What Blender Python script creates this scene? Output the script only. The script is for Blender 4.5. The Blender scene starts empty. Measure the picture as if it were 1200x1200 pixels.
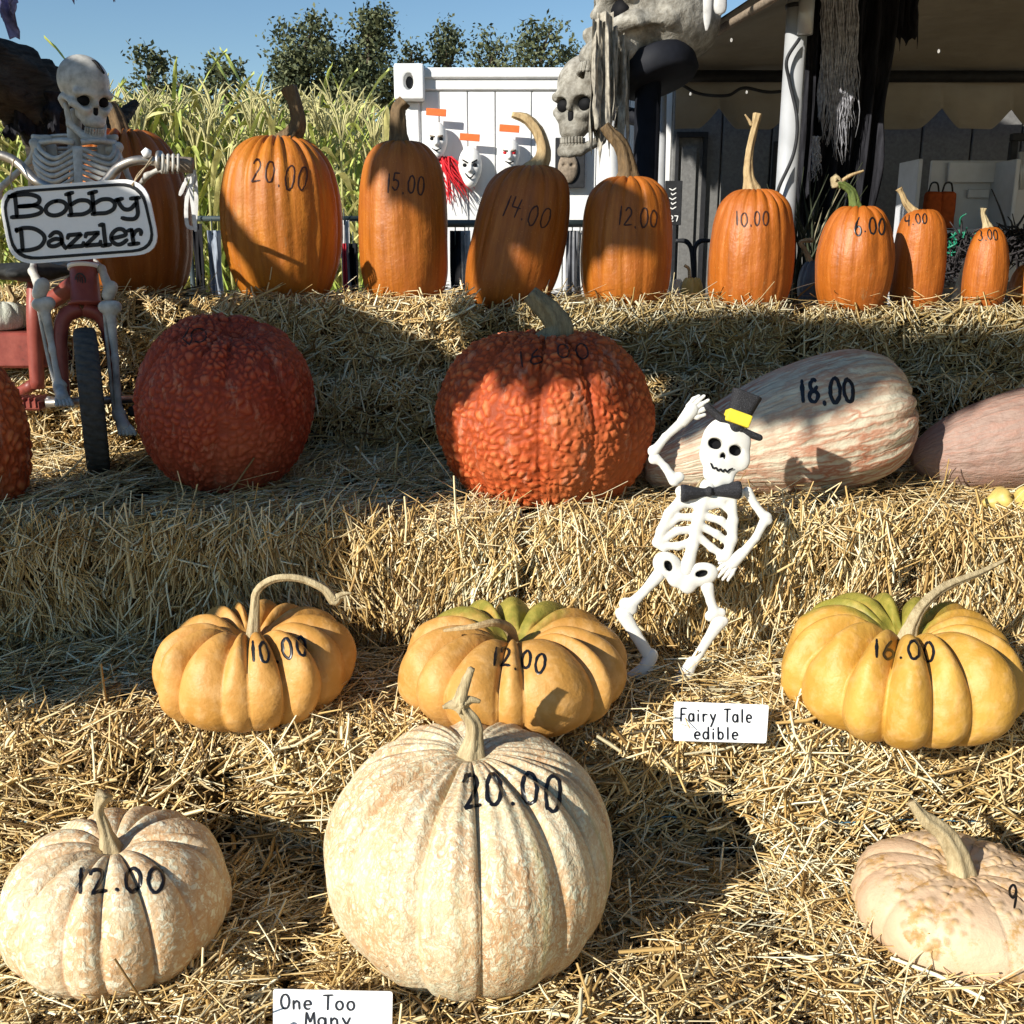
import bpy, math, random
import numpy as np
from mathutils import Vector
from mathutils.bvhtree import BVHTree
R_ = math.radians
SC = bpy.context.scene
COL = SC.collection
# ------------------------------------------------------------------ camera, sky, sun, exposure
CAM = np.array([0.0, 0.0, 1.63]); PITCH = 14.5; FPX = 1200.0
cam_d = bpy.data.cameras.new('camera'); cam_d.lens = 36; cam_d.sensor_width = 36
cam_d.clip_start = 0.05; cam_d.clip_end = 2000
cam_o = bpy.data.objects.new('camera', cam_d); COL.objects.link(cam_o)
cam_o.location = CAM; cam_o.rotation_euler = (R_(90 - PITCH), 0, 0); SC.camera = cam_o
SUN_AZ, SUN_EL = 47.0, 26.0        # light travels to the right and away from the camera
LDIR = np.array([math.sin(R_(SUN_AZ)) * math.cos(R_(SUN_EL)), math.cos(R_(SUN_AZ)) * math.cos(R_(SUN_EL)), -math.sin(R_(SUN_EL))])
W = bpy.data.worlds.new('World'); SC.world = W; W.use_nodes = True
_sky = W.node_tree.nodes.new('ShaderNodeTexSky'); _sky.sky_type = 'NISHITA'; _sky.sun_disc = False
_sky.sun_elevation = R_(SUN_EL); _sky.sun_rotation = R_(180 + SUN_AZ); _sky.altitude = 1800; _sky.air_density = 1.3; _sky.dust_density = 0.0; _sky.ozone_density = 2.0
_bg = W.node_tree.nodes['Background']; _bg.inputs[1].default_value = 0.082
_hs = W.node_tree.nodes.new('ShaderNodeHueSaturation'); _hs.inputs['Saturation'].default_value = 1.15
W.node_tree.links.new(_sky.outputs[0], _hs.inputs['Color']); W.node_tree.links.new(_hs.outputs[0], _bg.inputs[0])
sun_d = bpy.data.lights.new('sun', 'SUN'); sun_d.energy = 5.0; sun_d.angle = R_(0.55); sun_d.color = (1.0, 0.95, 0.86)
sun_o = bpy.data.objects.new('sun', sun_d); COL.objects.link(sun_o)
sun_o.rotation_euler = Vector(LDIR).to_track_quat('-Z', 'Y').to_euler(); sun_o.location = (-6, -6, 6)
SC.view_settings.view_transform = 'Standard'; SC.view_settings.look = 'None'
SC.view_settings.exposure = 0.55; SC.view_settings.gamma = 1
SC.render.engine = 'CYCLES'; SC.cycles.max_bounces = 6; SC.cycles.diffuse_bounces = 3; SC.cycles.transparent_max_bounces = 6
SC.cycles.use_denoising = True
# ------------------------------------------------------------------ photograph pixel (1200 px wide) -> point in the place
_c, _s = math.cos(R_(PITCH)), math.sin(R_(PITCH))
def ray(px, py):
    a, b = (px - 600) / FPX, (600 - py) / FPX
    return np.array([a, _c + b * _s, -_s + b * _c])
def at(px, py, Y):
    d = ray(px, py); return CAM + d * (Y / d[1])
def atz(px, py, z):
    d = ray(px, py); return CAM + d * ((z - CAM[2]) / d[2])
def project(P):
    P = np.asarray(P, float) - CAM
    dep = P[..., 1] * _c - P[..., 2] * _s
    up = P[..., 1] * _s + P[..., 2] * _c
    return 600 + FPX * P[..., 0] / dep, 600 - FPX * up / dep, dep
# ------------------------------------------------------------------ noise
def _hash(*a):
    h = np.zeros_like(a[0], dtype=np.uint32)
    for v, k in zip(a, (374761393, 668265263, 2147483647 - 17, 1274126177)):
        h = (h + v.astype(np.int64).astype(np.uint32) * np.uint32(k)); h ^= h >> np.uint32(13); h = h * np.uint32(1274126177); h ^= h >> np.uint32(16)
    return h.astype(np.float64) / 4294967295.0
def vnoise(P, seed=0):
    P = np.asarray(P, float); I = np.floor(P); f = P - I; f = f * f * (3 - 2 * f); n = P.shape[-1]; out = 0
    for c in range(1 << n):
        w = 1.0; q = []
        for k in range(n):
            b = (c >> k) & 1; q.append(I[..., k] + b); w = w * (f[..., k] if b else 1 - f[..., k])
        out = out + w * _hash(*q, np.full_like(q[0], seed))
    return out * 2 - 1
def fbm(P, o=3, seed=0):
    s, a, t = 0, 1.0, 0
    P = np.asarray(P, float)
    for i in range(o):
        s = s + a * vnoise(P * 2 ** i + 17.3 * i, seed + i); t += a; a *= .5
    return s / t
def worley(P, seed=0, jit=.9):
    I = np.floor(P); F1 = np.full(P.shape[:-1], 9.0); F2 = F1.copy()
    for dx in (-1, 0, 1):
        for dy in (-1, 0, 1):
            for dz in (-1, 0, 1):
                C = I + np.array([dx, dy, dz]); s = np.full(C.shape[:-1], seed)
                q = np.stack([C[..., k] + .5 + jit * (_hash(C[..., 0], C[..., 1], C[..., 2], s + 31 * k) - .5) for k in range(3)], -1)
                d = np.linalg.norm(q - P, axis=-1)
                F2 = np.where(d < F1, F1, np.minimum(F2, d)); F1 = np.minimum(F1, d)
    return F1, F2
def sstep(a, b, x):
    t = np.clip((x - a) / (b - a), 0, 1); return t * t * (3 - 2 * t)
# ------------------------------------------------------------------ objects
ORG = {}
def tag(o, label=None, cat=None, group=None, kind=None):
    if label: o['label'] = label
    if cat: o['category'] = cat
    if group: o['group'] = group
    if kind: o['kind'] = kind
    return o
def thing(name, loc, label, cat, group=None):
    o = bpy.data.objects.new(name, None); COL.objects.link(o); o.location = [float(v) for v in loc]
    o.empty_display_size = 0.05; ORG[o.name] = np.array(loc, float); return tag(o, label, cat, group)
def org(o):
    while o is not None and o.name not in ORG: o = o.parent
    return ORG[o.name] if o is not None else np.zeros(3)
def npmesh(name, V, F, smooth=True, attrs=None):
    me = bpy.data.meshes.new(name); V = np.asarray(V, np.float32); F = np.asarray(F, np.int32)
    k = F.shape[1]; me.vertices.add(len(V)); me.vertices.foreach_set('co', V.ravel())
    me.loops.add(F.size); me.loops.foreach_set('vertex_index', F.ravel())
    me.polygons.add(len(F)); me.polygons.foreach_set('loop_start', np.arange(0, F.size, k, dtype=np.int32))
    me.polygons.foreach_set('loop_total', np.full(len(F), k, np.int32))
    me.update(calc_edges=True)
    me.polygons.foreach_set('use_smooth', np.full(len(F), smooth, bool))
    for an, (ty, arr) in (attrs or {}).items():
        at_ = me.attributes.new(an, ty, 'POINT'); arr = np.asarray(arr, np.float32)
        at_.data.foreach_set('value' if ty == 'FLOAT' else 'vector', arr.ravel())
    return me
def link(name, me, m, parent=None):
    o = bpy.data.objects.new(name, me); COL.objects.link(o)
    if m is not None: me.materials.append(m)
    if parent is not None: o.parent = parent
    return o
def part(name, V, F, m, parent=None, smooth=True, attrs=None):
    """world-space mesh; becomes a child of parent (or a top-level object with its origin at its base)"""
    V = np.asarray(V, float)
    if parent is not None:
        V = V - org(parent)
        return link(name, npmesh(name, V, F, smooth, attrs) if not isinstance(F, list) else pymesh(name, V, F, smooth), m, parent)
    b = np.array([V[:, 0].mean(), V[:, 1].mean(), V[:, 2].min()]); V = V - b
    o = link(name, npmesh(name, V, F, smooth, attrs) if not isinstance(F, list) else pymesh(name, V, F, smooth), m)
    o.location = b; ORG[o.name] = b; return o
def pymesh(name, V, F, smooth=False):
    me = bpy.data.meshes.new(name); me.from_pydata([tuple(map(float, v)) for v in V], [], [tuple(int(i) for i in f) for f in F]); me.update()
    if smooth: me.polygons.foreach_set('use_smooth', np.full(len(me.polygons), True))
    return me
class MB:
    """collects shapes into one mesh"""
    def __init__(s): s.V = []; s.F = []; s.n = 0
    def add(s, V, F):
        V = np.asarray(V, float); s.V.append(V); s.F += [tuple(int(i) + s.n for i in f) for f in F]; s.n += len(V); return s
    def box(s, lo, hi, bev=0.0, rot=None, piv=None):
        lo, hi = np.minimum(lo, hi).astype(float), np.maximum(lo, hi).astype(float)
        V, F = boxmesh(lo, hi, bev)
        if rot is not None:
            p = (lo + hi) / 2 if piv is None else np.array(piv); V = (V - p) @ np.array(rot).T + p
        return s.add(V, F)
    def tube(s, *a, **k): return s.add(*tube(*a, **k))
    def build(s, name, m, parent=None, smooth=False): return part(name, np.concatenate(s.V), s.F, m, parent, smooth)
def boxmesh(lo, hi, bev=0.0):
    c, h = (lo + hi) / 2, (hi - lo) / 2
    if bev <= 0:
        V = np.array([[x, y, z] for z in (-1, 1) for y in (-1, 1) for x in (-1, 1)]) * h + c
        return V, [(0, 2, 3, 1), (4, 5, 7, 6), (0, 1, 5, 4), (2, 6, 7, 3), (0, 4, 6, 2), (1, 3, 7, 5)]
    b = min(bev, h.min() * .95); V = []; idx = {}
    for sx in (-1, 1):
        for sy in (-1, 1):
            for sz in (-1, 1):
                sg = np.array([sx, sy, sz])
                for ax in range(3):
                    p = sg * (h - b); p[ax] = sg[ax] * h[ax]; idx[(sx, sy, sz, ax)] = len(V); V.append(p + c)
    F = []
    for ax in range(3):
        u, v = (ax + 1) % 3, (ax + 2) % 3
        for sg in (-1, 1):
            q = []
            for a, d in ((-1, -1), (1, -1), (1, 1), (-1, 1)):
                t = [0, 0, 0]; t[ax] = sg; t[u] = a; t[v] = d; q.append(idx[(*t, ax)])
            F.append(q if sg > 0 else q[::-1])
        for a in (-1, 1):
            for d in (-1, 1):
                t1 = [0, 0, 0]; t2 = [0, 0, 0]; t1[ax] = -1; t2[ax] = 1
                for t in (t1, t2): t[u] = a; t[v] = d
                q = [idx[(*t1, u)], idx[(*t2, u)], idx[(*t2, v)], idx[(*t1, v)]]
                F.append(q if a * d > 0 else q[::-1])
    for sx in (-1, 1):
        for sy in (-1, 1):
            for sz in (-1, 1):
                q = [idx[(sx, sy, sz, k)] for k in range(3)]; F.append(q if sx * sy * sz > 0 else q[::-1])
    return np.array(V), F
def spline(P, n):
    P = np.asarray(P, float)
    if len(P) == 2: return P[0] + (P[1] - P[0]) * np.linspace(0, 1, n)[:, None]
    Q = np.vstack([2 * P[0] - P[1], P, 2 * P[-1] - P[-2]]); out = []
    t = np.linspace(0, len(P) - 1 - 1e-9, n); i = t.astype(int); f = (t - i)[:, None]
    a, b, c, d = Q[i], Q[i + 1], Q[i + 2], Q[i + 3]
    return .5 * (2 * b + (c - a) * f + (2 * a - 5 * b + 4 * c - d) * f ** 2 + (3 * b - a - 3 * c + d) * f ** 3)
def frames(P):
    T = np.gradient(P, axis=0); T /= np.linalg.norm(T, axis=1, keepdims=True) + 1e-12
    N = np.zeros_like(P); a = np.array([0, 0, 1.0]) if abs(T[0][2]) < .9 else np.array([0, 1.0, 0])
    n = np.cross(T[0], a); n /= np.linalg.norm(n)
    for i in range(len(P)):
        n = n - T[i] * n.dot(T[i]); n /= np.linalg.norm(n) + 1e-12; N[i] = n
    return T, N, np.cross(T, N)
def tube(P, r, sides=10, n=None, ridge=0, rn=5, twist=0.0, caps=True, flat=1.0, jit=0.0, seed=1):
    P = np.asarray(P, float); r = np.asarray(r, float) if np.ndim(r) else np.full(len(P), float(r))
    if n is not None:
        t0 = np.linspace(0, 1, len(r)); P = spline(P, n); r = np.interp(np.linspace(0, 1, n), t0, r)
    T, N, B = frames(P); m = len(P); th = np.linspace(0, 2 * math.pi, sides, endpoint=False)
    tw = np.linspace(0, twist, m)[:, None]
    rad = r[:, None] * (1 + ridge * np.cos(rn * th)[None, :])
    if jit: rad = rad * (1 + jit * np.random.RandomState(seed).randn(m, sides))
    A = th[None, :] + tw
    V = P[:, None, :] + N[:, None, :] * (np.cos(A) * rad)[..., None] + B[:, None, :] * (np.sin(A) * rad * flat)[..., None]
    V = V.reshape(-1, 3); F = []
    for i in range(m - 1):
        for j in range(sides):
            k = (j + 1) % sides; F.append((i * sides + j, i * sides + k, (i + 1) * sides + k, (i + 1) * sides + j))
    if caps:
        F.append(tuple(range(sides))[::-1]); F.append(tuple((m - 1) * sides + j for j in range(sides)))
    return V, F
def grid_faces(n, m):
    i, j = np.meshgrid(np.arange(n - 1), np.arange(m - 1), indexing='ij'); a = (i * m + j).ravel()
    return np.stack([a, a + m, a + m + 1, a + 1], 1)
# ------------------------------------------------------------------ distance fields -> surface
def sd_caps(P, a, b, ra, rb=None):
    a, b = np.array(a, float), np.array(b, float); rb = ra if rb is None else rb
    ab = b - a; t = np.clip(((P - a) @ ab) / (ab @ ab + 1e-12), 0, 1)
    return np.linalg.norm(P - a - t[..., None] * ab, axis=-1) - (ra + (rb - ra) * t)
def sd_ell(P, c, r, R=None):
    q = P - np.array(c, float)
    if R is not None: q = q @ R
    r = np.array(r, float); k = np.linalg.norm(q / r, axis=-1); g = np.linalg.norm(q / r ** 2, axis=-1)
    return k * (k - 1) / (g + 1e-9)
def sd_box(P, c, h, rd=0.0, R=None):
    q = P - np.array(c, float)
    if R is not None: q = q @ R
    q = np.abs(q) - (np.array(h, float) - rd)
    return np.linalg.norm(np.maximum(q, 0), axis=-1) + np.minimum(q.max(-1), 0) - rd
def smin(a, b, k):
    h = np.clip(.5 + .5 * (b - a) / k, 0, 1); return b + (a - b) * h - k * h * (1 - h)
def smax(a, b, k): return -smin(-a, -b, k)
def surfnet(f, lo, hi, h):
    lo, hi = np.array(lo, float), np.array(hi, float); n = np.ceil((hi - lo) / h).astype(int) + 1
    G = np.stack(np.meshgrid(*[lo[k] + h * np.arange(n[k]) for k in range(3)], indexing='ij'), -1)
    D = f(G); S = D < 0; n1 = n - 1
    acc = np.zeros((*n1, 3)); cnt = np.zeros(n1)
    co = [(x, y, z) for x in (0, 1) for y in (0, 1) for z in (0, 1)]
    sl = lambda A, c: A[c[0]:c[0] + n1[0], c[1]:c[1] + n1[1], c[2]:c[2] + n1[2]]
    for a in co:
        for k in range(3):
            if a[k]: continue
            b = list(a); b[k] = 1
            da, db = sl(D, a), sl(D, b); cr = sl(S, a) != sl(S, b)
            t = np.where(cr, da / (da - db + 1e-15), 0)
            for q in range(3): acc[..., q] += np.where(cr, a[q] + (t if q == k else 0), 0)
            cnt += cr
    m = cnt > 0; idx = np.full(n1, -1); idx[m] = np.arange(m.sum())
    V = lo + h * (np.argwhere(m) + acc[m] / cnt[m][:, None]); F = []
    for k in range(3):
        u, v = (k + 1) % 3, (k + 2) % 3
        s0 = [slice(1, -1)] * 3; s1 = [slice(1, -1)] * 3; s0[k] = slice(0, -1); s1[k] = slice(1, None)
        A, B = S[tuple(s0)], S[tuple(s1)]; cr = np.argwhere(A != B)
        if not len(cr): continue
        ins = A[tuple(cr.T)]; base = cr.copy(); base[:, u] += 1; base[:, v] += 1
        def cell(du, dv):
            c = base.copy(); c[:, u] -= du; c[:, v] -= dv; return idx[tuple(c.T)]
        Q = np.stack([cell(1, 1), cell(0, 1), cell(0, 0), cell(1, 0)], 1)
        Q[~ins] = Q[~ins][:, ::-1]; F.append(Q)
    return V, np.concatenate(F)
def rot(ax, deg):
    a = R_(deg); c, s = math.cos(a), math.sin(a)
    return np.array({'x': [[1, 0, 0], [0, c, -s], [0, s, c]], 'y': [[c, 0, s], [0, 1, 0], [-s, 0, c]], 'z': [[c, -s, 0], [s, c, 0], [0, 0, 1]]}[ax])
# ------------------------------------------------------------------ materials
class NM:
    def __init__(s, name, rough=.5, spec=.3):
        s.m = bpy.data.materials.new(name); s.m.use_nodes = True; s.t = s.m.node_tree; s.b = s.t.nodes['Principled BSDF']
        s.b.inputs['Roughness'].default_value = rough; s.b.inputs['Specular IOR Level'].default_value = spec
    def set(s, sock, v):
        if isinstance(v, bpy.types.NodeSocket): s.t.links.new(v, sock)
        elif isinstance(v, (tuple, list)) and len(v) == 3 and sock.type == 'RGBA': sock.default_value = (*v, 1)
        else: sock.default_value = v
    def n(s, ty, props=None, out=0, **kw):
        nd = s.t.nodes.new(ty)
        for k, v in (props or {}).items(): setattr(nd, k, v)
        for k, v in kw.items():
            key = int(k[1:]) if k[0] == 'i' and k[1:].isdigit() else k.replace('_', ' ')
            s.set(nd.inputs[key], v)
        return nd.outputs[out]
    def obj(s): return s.n('ShaderNodeTexCoord', out=3)
    def attr(s, a, out=2): return s.n('ShaderNodeAttribute', {'attribute_name': a}, out=out)
    def map(s, v, sc=(1, 1, 1), lo=(0, 0, 0)): return s.n('ShaderNodeMapping', Vector=v, Scale=sc, Location=lo)
    def noise(s, v, scale, det=3, rough=.55, dist=0.0): return s.n('ShaderNodeTexNoise', Vector=v, Scale=scale, Detail=det, Roughness=rough, Distortion=dist)
    def vor(s, v, scale, feat='F1', rnd=1.0): return s.n('ShaderNodeTexVoronoi', {'feature': feat}, Vector=v, Scale=scale, Randomness=rnd)
    def ramp(s, f, stops, ip='LINEAR'):
        nd = s.t.nodes.new('ShaderNodeValToRGB'); s.set(nd.inputs[0], f); e = nd.color_ramp.elements; nd.color_ramp.interpolation = ip
        while len(e) < len(stops): e.new(.5)
        for q, (p, c) in zip(e, stops):
            q.position = p; q.color = (*((c, c, c) if not isinstance(c, (tuple, list)) else c), 1)
        return nd.outputs[0]
    def mix(s, f, a, b, mode='MIX'):
        nd = s.t.nodes.new('ShaderNodeMix'); nd.data_type = 'RGBA'; nd.blend_type = mode
        s.set(nd.inputs[0], f); s.set(nd.inputs[6], a); s.set(nd.inputs[7], b); return nd.outputs[2]
    def math(s, op, a, b=0.0, c=0.0):
        nd = s.t.nodes.new('ShaderNodeMath'); nd.operation = op
        for i, v in enumerate((a, b, c)): s.set(nd.inputs[i], v)
        return nd.outputs[0]
    def col(s, c): s.set(s.b.inputs['Base Color'], c); return s
    def rough(s, c): s.set(s.b.inputs['Roughness'], c); return s
    def bump(s, h, st=.3, d=.01):
        o = s.n('ShaderNodeBump', Strength=st, Distance=d, Height=h)
        nd = o.node
        prev = s.b.inputs['Normal']
        if prev.is_linked: s.t.links.new(prev.links[0].from_socket, nd.inputs['Normal'])
        s.t.links.new(o, prev); return s
def plain(name, c, rough=.5, spec=.3, var=.15, scale=30, bump=0.0, metal=0.0):
    k = NM(name, rough, spec); v = k.obj(); nz = k.noise(v, scale, 4)
    lo = tuple(x * (1 - var) for x in c); hi = tuple(min(1, x * (1 + var)) for x in c)
    k.col(k.ramp(nz, [(.3, lo), (.7, hi)])); k.b.inputs['Metallic'].default_value = metal
    if bump: k.bump(nz, bump, .004)
    return k.m
# ------------------------------------------------------------------ straw material
def straw_material(name, gain=1.0, olive=0.0):
    k = NM(name, .42, .5); r = k.attr('rnd'); v = k.obj()
    g = lambda c: tuple(min(.9, x * gain) * (1 - olive * o) for x, o in zip(c, (.25, .06, .1)))
    base = k.ramp(r, [(0, g((.080, .043, .014))), (.14, g((.22, .122, .036))), (.32, g((.45, .282, .092))), (.55, g((.64, .45, .185))), (.78, g((.78, .62, .345))), (1, g((.84, .755, .55)))])
    nz = k.noise(k.map(v, (60, 60, 60)), 1.0, 2)
    k.col(k.mix(k.math('MULTIPLY', nz, .55), base, k.mix(.5, base, g((.30, .20, .07)))))
    k.rough(k.ramp(r, [(0, .6), (1, .27)]))
    return k.m
STRAW = straw_material('straw', 1.16); STRAW_SHADE = straw_material('shaded_straw', .86, .2)  # second straw has the shade of the right top bales put in its colour
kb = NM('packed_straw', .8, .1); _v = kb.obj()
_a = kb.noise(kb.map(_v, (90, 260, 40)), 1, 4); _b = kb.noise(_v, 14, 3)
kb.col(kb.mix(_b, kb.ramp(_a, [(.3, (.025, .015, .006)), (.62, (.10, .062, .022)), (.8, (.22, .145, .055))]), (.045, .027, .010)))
kb.bump(_a, .8, .01); PACKED = kb.m  # near-black body colour darkens the gaps between straws like deep shade
TWINE = plain('blue_twine', (.10, .22, .30), .6, .3, .3, 200)
TWINE_O = plain('sisal_twine', (.36, .26, .13), .7, .2, .3, 200)
EARTH = NM('dry_earth', .9, .1); _v = EARTH.obj(); _n = EARTH.noise(_v, 3, 6, .65)
EARTH.col(EARTH.ramp(_n, [(.3, (.26, .19, .105)), (.7, (.46, .36, .21))])); EARTH.bump(EARTH.noise(_v, 40, 5), .6, .02)  # earth tone lightened and warmed to bounce light onto the bales
g = part('ground', [[-600, -200, 0], [600, -200, 0], [600, 900, 0], [-600, 900, 0]], np.array([[0, 1, 2, 3]]), EARTH.m, None, False); tag(g, kind='structure')
# ------------------------------------------------------------------ strands: three-sided bent straws, each with its own tone
def strand_mesh(C, D, N, L, Wd, rng, seg=2, tone=None, bend=.10):
    n = len(C); B = np.cross(D, N); B /= np.linalg.norm(B, axis=1, keepdims=True) + 1e-9; N = np.cross(B, D)
    t = np.linspace(-.5, .5, seg + 1)
    bd = (rng.randn(n, 2) * bend * L[:, None])
    V = np.zeros((n, seg + 1, 3, 3))
    ph = rng.choice([0.0, 3.1416], n) + rng.randn(n) * .5
    for i, ti in enumerate(t):
        c = C + D * (ti * L)[:, None] + ((.25 - ti * ti) * 2)[()] * (N * bd[:, :1] * .5 + B * bd[:, 1:])
        w = Wd * (.5 if 0 < i < seg else .40)
        for j in range(3):
            a = ph + j * 2.0944
            V[:, i, j] = c + N * (np.cos(a) * w * .5)[:, None] + B * (np.sin(a) * w)[:, None]
    base = (np.arange(n) * (seg + 1) * 3)[:, None, None]
    q = []
    for i in range(seg):
        for j in range(3):
            k = (j + 1) % 3; q.append([i * 3 + j, i * 3 + k, i * 3 + 3 + k, i * 3 + 3 + j])
    F = (base + np.array(q)[None]).reshape(-1, 4)
    if tone is None: tone = rng.beta(1.7, 1.5, n)
    return V.reshape(-1, 3), F, np.repeat(tone, (seg + 1) * 3)
class Bale:
    """a bale seen from the front and above: section path runs up the front face, over a rounded edge and back along the top"""
    def __init__(s, x0, x1, yf, yb, zb, zt, seed, rr=.05, amp=.014, flake=.012, pit=0.0, slump=0.0, tiltx=0.0, corner=.04, under=.045):
        s.under = under
        s.x0, s.x1, s.yf, s.yb, s.zb, s.zt, s.seed, s.rr, s.amp, s.flake, s.pit, s.slump, s.tiltx, s.corner = x0, x1, yf, yb, zb, zt, seed, rr, amp, flake, pit, slump, tiltx, corner
        s.Lf = zt - zb - rr; s.La = rr * math.pi / 2; s.Lt = yb - yf - rr; s.Ls = s.Lf + s.La + s.Lt
    def frame(s, x, q):
        a = np.clip((q - s.Lf) / s.rr, 0, math.pi / 2)
        y = np.where(q < s.Lf, s.yf, s.yf + s.rr * (1 - np.cos(a)) + np.maximum(q - s.Lf - s.La, 0))
        z = np.where(q < s.Lf, s.zb + q, s.zb + s.Lf + s.rr * np.sin(a))
        ny, nz = -np.cos(a), np.sin(a)
        y = y + s.under * np.clip(1 - q / s.Lf, 0, 1) ** 1.5
        N = np.stack([np.zeros_like(a), ny, nz], -1); T = np.stack([np.zeros_like(a), nz, -ny], -1)
        front = q < s.Lf + s.La * .5
        d = s.amp * 1.3 * fbm(np.stack([x * 7, q * 7], -1), 2, s.seed) + s.amp * .9 * vnoise(np.stack([x * 24, q * 24], -1), s.seed + 9)
        fx = (x - s.x0) / .105 + .35 * vnoise(np.stack([x * 3, q * 3], -1), s.seed + 4)
        fl = np.abs(fx - np.round(fx)) * 2                      # 1 between flakes
        d = d - s.flake * sstep(.6, 1, fl) * (q < s.Lf + s.La) * (.5 + .5 * vnoise(np.stack([x * 5, q * 4], -1), s.seed + 5))
        if s.pit: d = d - s.pit * sstep(.30, .62, fbm(np.stack([x * 5.5, q * 6.5], -1), 2, s.seed + 77)) * front
        e = np.minimum(x - s.x0, s.x1 - x); d = d - s.corner * 1.6 * np.exp(-np.maximum(e, 0) / .022)
        if s.slump: z = z - s.slump * sstep(.25, 0, np.maximum(q - s.Lf, 0)) * (q > s.Lf * .5)
        P = np.stack([x, y, z + s.tiltx * (x - (s.x0 + s.x1) / 2)], -1) + N * d[..., None]
        return P, N, T
    def body(s, st=.018):
        nx = int((s.x1 - s.x0) / st) + 2; nq = int(s.Ls / st) + 2
        X, Q = np.meshgrid(np.linspace(s.x0, s.x1, nx), np.linspace(0, s.Ls, nq), indexing='ij')
        P, N, T = s.frame(X, Q); P = P - N * .004
        V = P.reshape(-1, 3); F = grid_faces(nx, nq).tolist()
        n0 = len(V); ex = []                                     # back and bottom close the block
        for i in (0, nx - 1): ex.append([V[i * nq][0], s.yb - .004, s.zb])
        V = np.vstack([V, ex])
        F.append([n0, n0 + 1] + [i * nq for i in range(nx - 1, -1, -1)])
        F.append([n0 + 1, n0] + [i * nq + nq - 1 for i in range(nx)])
        F.append([n0] + [j for j in range(nq)]); F.append([n0 + 1] + [(nx - 1) * nq + j for j in range(nq - 1, -1, -1)])
        return V, F
    def straws(s, n_top, n_front, n_edge, rng, front_ang=90, front_sd=32, top_sd=60, wid=(.0022, .0058), Ln=(.05, .15), out=.012, qmin=0.0, ymax=None, stick=.04, seg=2):
        Lf, La, Ls = s.Lf, s.La, s.Ls
        if ymax is not None: Ls = min(Ls, Lf + La + ymax - s.yf)
        q = np.concatenate([rng.uniform(max(qmin, .0), Lf + La * .4, n_front), rng.uniform(Lf + La * .3, Ls, n_top), rng.normal(Lf + La * .55, La * .55, n_edge)])
        q = np.clip(q, .001, Ls); n = len(q); x = rng.uniform(s.x0, s.x1, n)
        kp = rng.rand(n) < .42 + .58 * sstep(-.25, .35, vnoise(np.stack([x * 20, q * 20], -1), s.seed + 91) + .5 * vnoise(np.stack([x * 7, q * 7], -1), s.seed + 92)); kp[n_front + n_top:] = True
        n_keep = kp[:n_front + n_top].sum(); q, x = q[kp], x[kp]; n = len(q)
        P, N, T = s.frame(x, q); isf = q < Lf + La * .35; ise = np.arange(n) >= n_keep
        fld = vnoise(np.stack([x * 5, q * 5], -1), s.seed + 50) * 55
        ang = np.where(isf, front_ang + fld * .6 + rng.randn(n) * front_sd, fld + rng.randn(n) * top_sd)
        ang = np.where(ise, 70 + rng.randn(n) * 45, ang); a = np.radians(ang)
        beta = np.abs(rng.randn(n)) * .13; up = rng.rand(n) < stick; beta = np.where(up, rng.uniform(.35, 1.05, n), beta)
        beta = np.where(ise & (rng.rand(n) < .22), rng.uniform(.1, .6, n), beta)
        X = np.array([1.0, 0, 0]); D = np.cos(a)[:, None] * X + np.sin(a)[:, None] * T
        D = D * np.where(isf & (rng.rand(n) < .5), -1, 1)[:, None]
        D = np.cos(beta)[:, None] * D + np.sin(beta)[:, None] * N
        L = rng.uniform(*Ln, n) * np.where(rng.rand(n) < .12, 1.5, 1) * np.where(rng.rand(n) < .3, .5, 1); wd = rng.uniform(*wid, n) * 1.25 * np.where(rng.rand(n) < .07, 1.8, 1)
        ch = (rng.rand(n) < .22) & ~ise; L = np.where(ch, rng.uniform(.012, .035, n), L)
        P = P + N * (-.005 + np.minimum(rng.exponential(out * .62, n), out * 2.6) + np.where(beta > .2, np.sin(beta) * L * .38, 0))[:, None]
        tone = np.clip(rng.beta(1.1, .85, n) * .94 + .10 * vnoise(np.stack([x * 3, q * 3], -1), s.seed + 3) + .03, 0, 1)
        return strand_mesh(P, D, N, L, wd, rng, seg, tone)
def loose_on(Pc, n, rng, spread, L, wd, up=.25):
    pass
GB = 'straw bales of the stepped display'
def make_bale(label, geo, seed, counts, mat=None, twine=(), **kw):
    b = Bale(*geo, seed=seed, **{k: kw.pop(k) for k in list(kw) if k in ('rr', 'amp', 'flake', 'pit', 'slump', 'tiltx', 'corner', 'under')})
    root = thing('straw_bale', ((geo[0] + geo[1]) / 2, (geo[2] + geo[3]) / 2, geo[4]), label, 'straw bale', GB)
    V, F = b.body(); part('packed_body', V, F, PACKED, root, True)
    rng = np.random.RandomState(seed)
    V, F, t = b.straws(*counts, rng, **kw)
    tag(part('surface_straw', V, F, mat or STRAW, root, True, {'rnd': ('FLOAT', t)}), kind='stuff')
    for q, m in twine:
        xs = np.linspace(geo[0] + .01, geo[1] - .01, 60); P, N, T = b.frame(xs, np.full(60, q))
        P = P + N * .010; k = np.ones(9) / 9
        P[:, 1] = np.convolve(np.pad(P[:, 1], 4, 'edge'), k, 'valid'); P[:, 2] = np.convolve(np.pad(P[:, 2], 4, 'edge'), k, 'valid')
        V, F = tube(P, .0017, 5); part('twine', V, F, m, root, True)
    return b
Z1, Z2, Z3, Z4 = .38, .68, 1.00, 1.455
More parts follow.
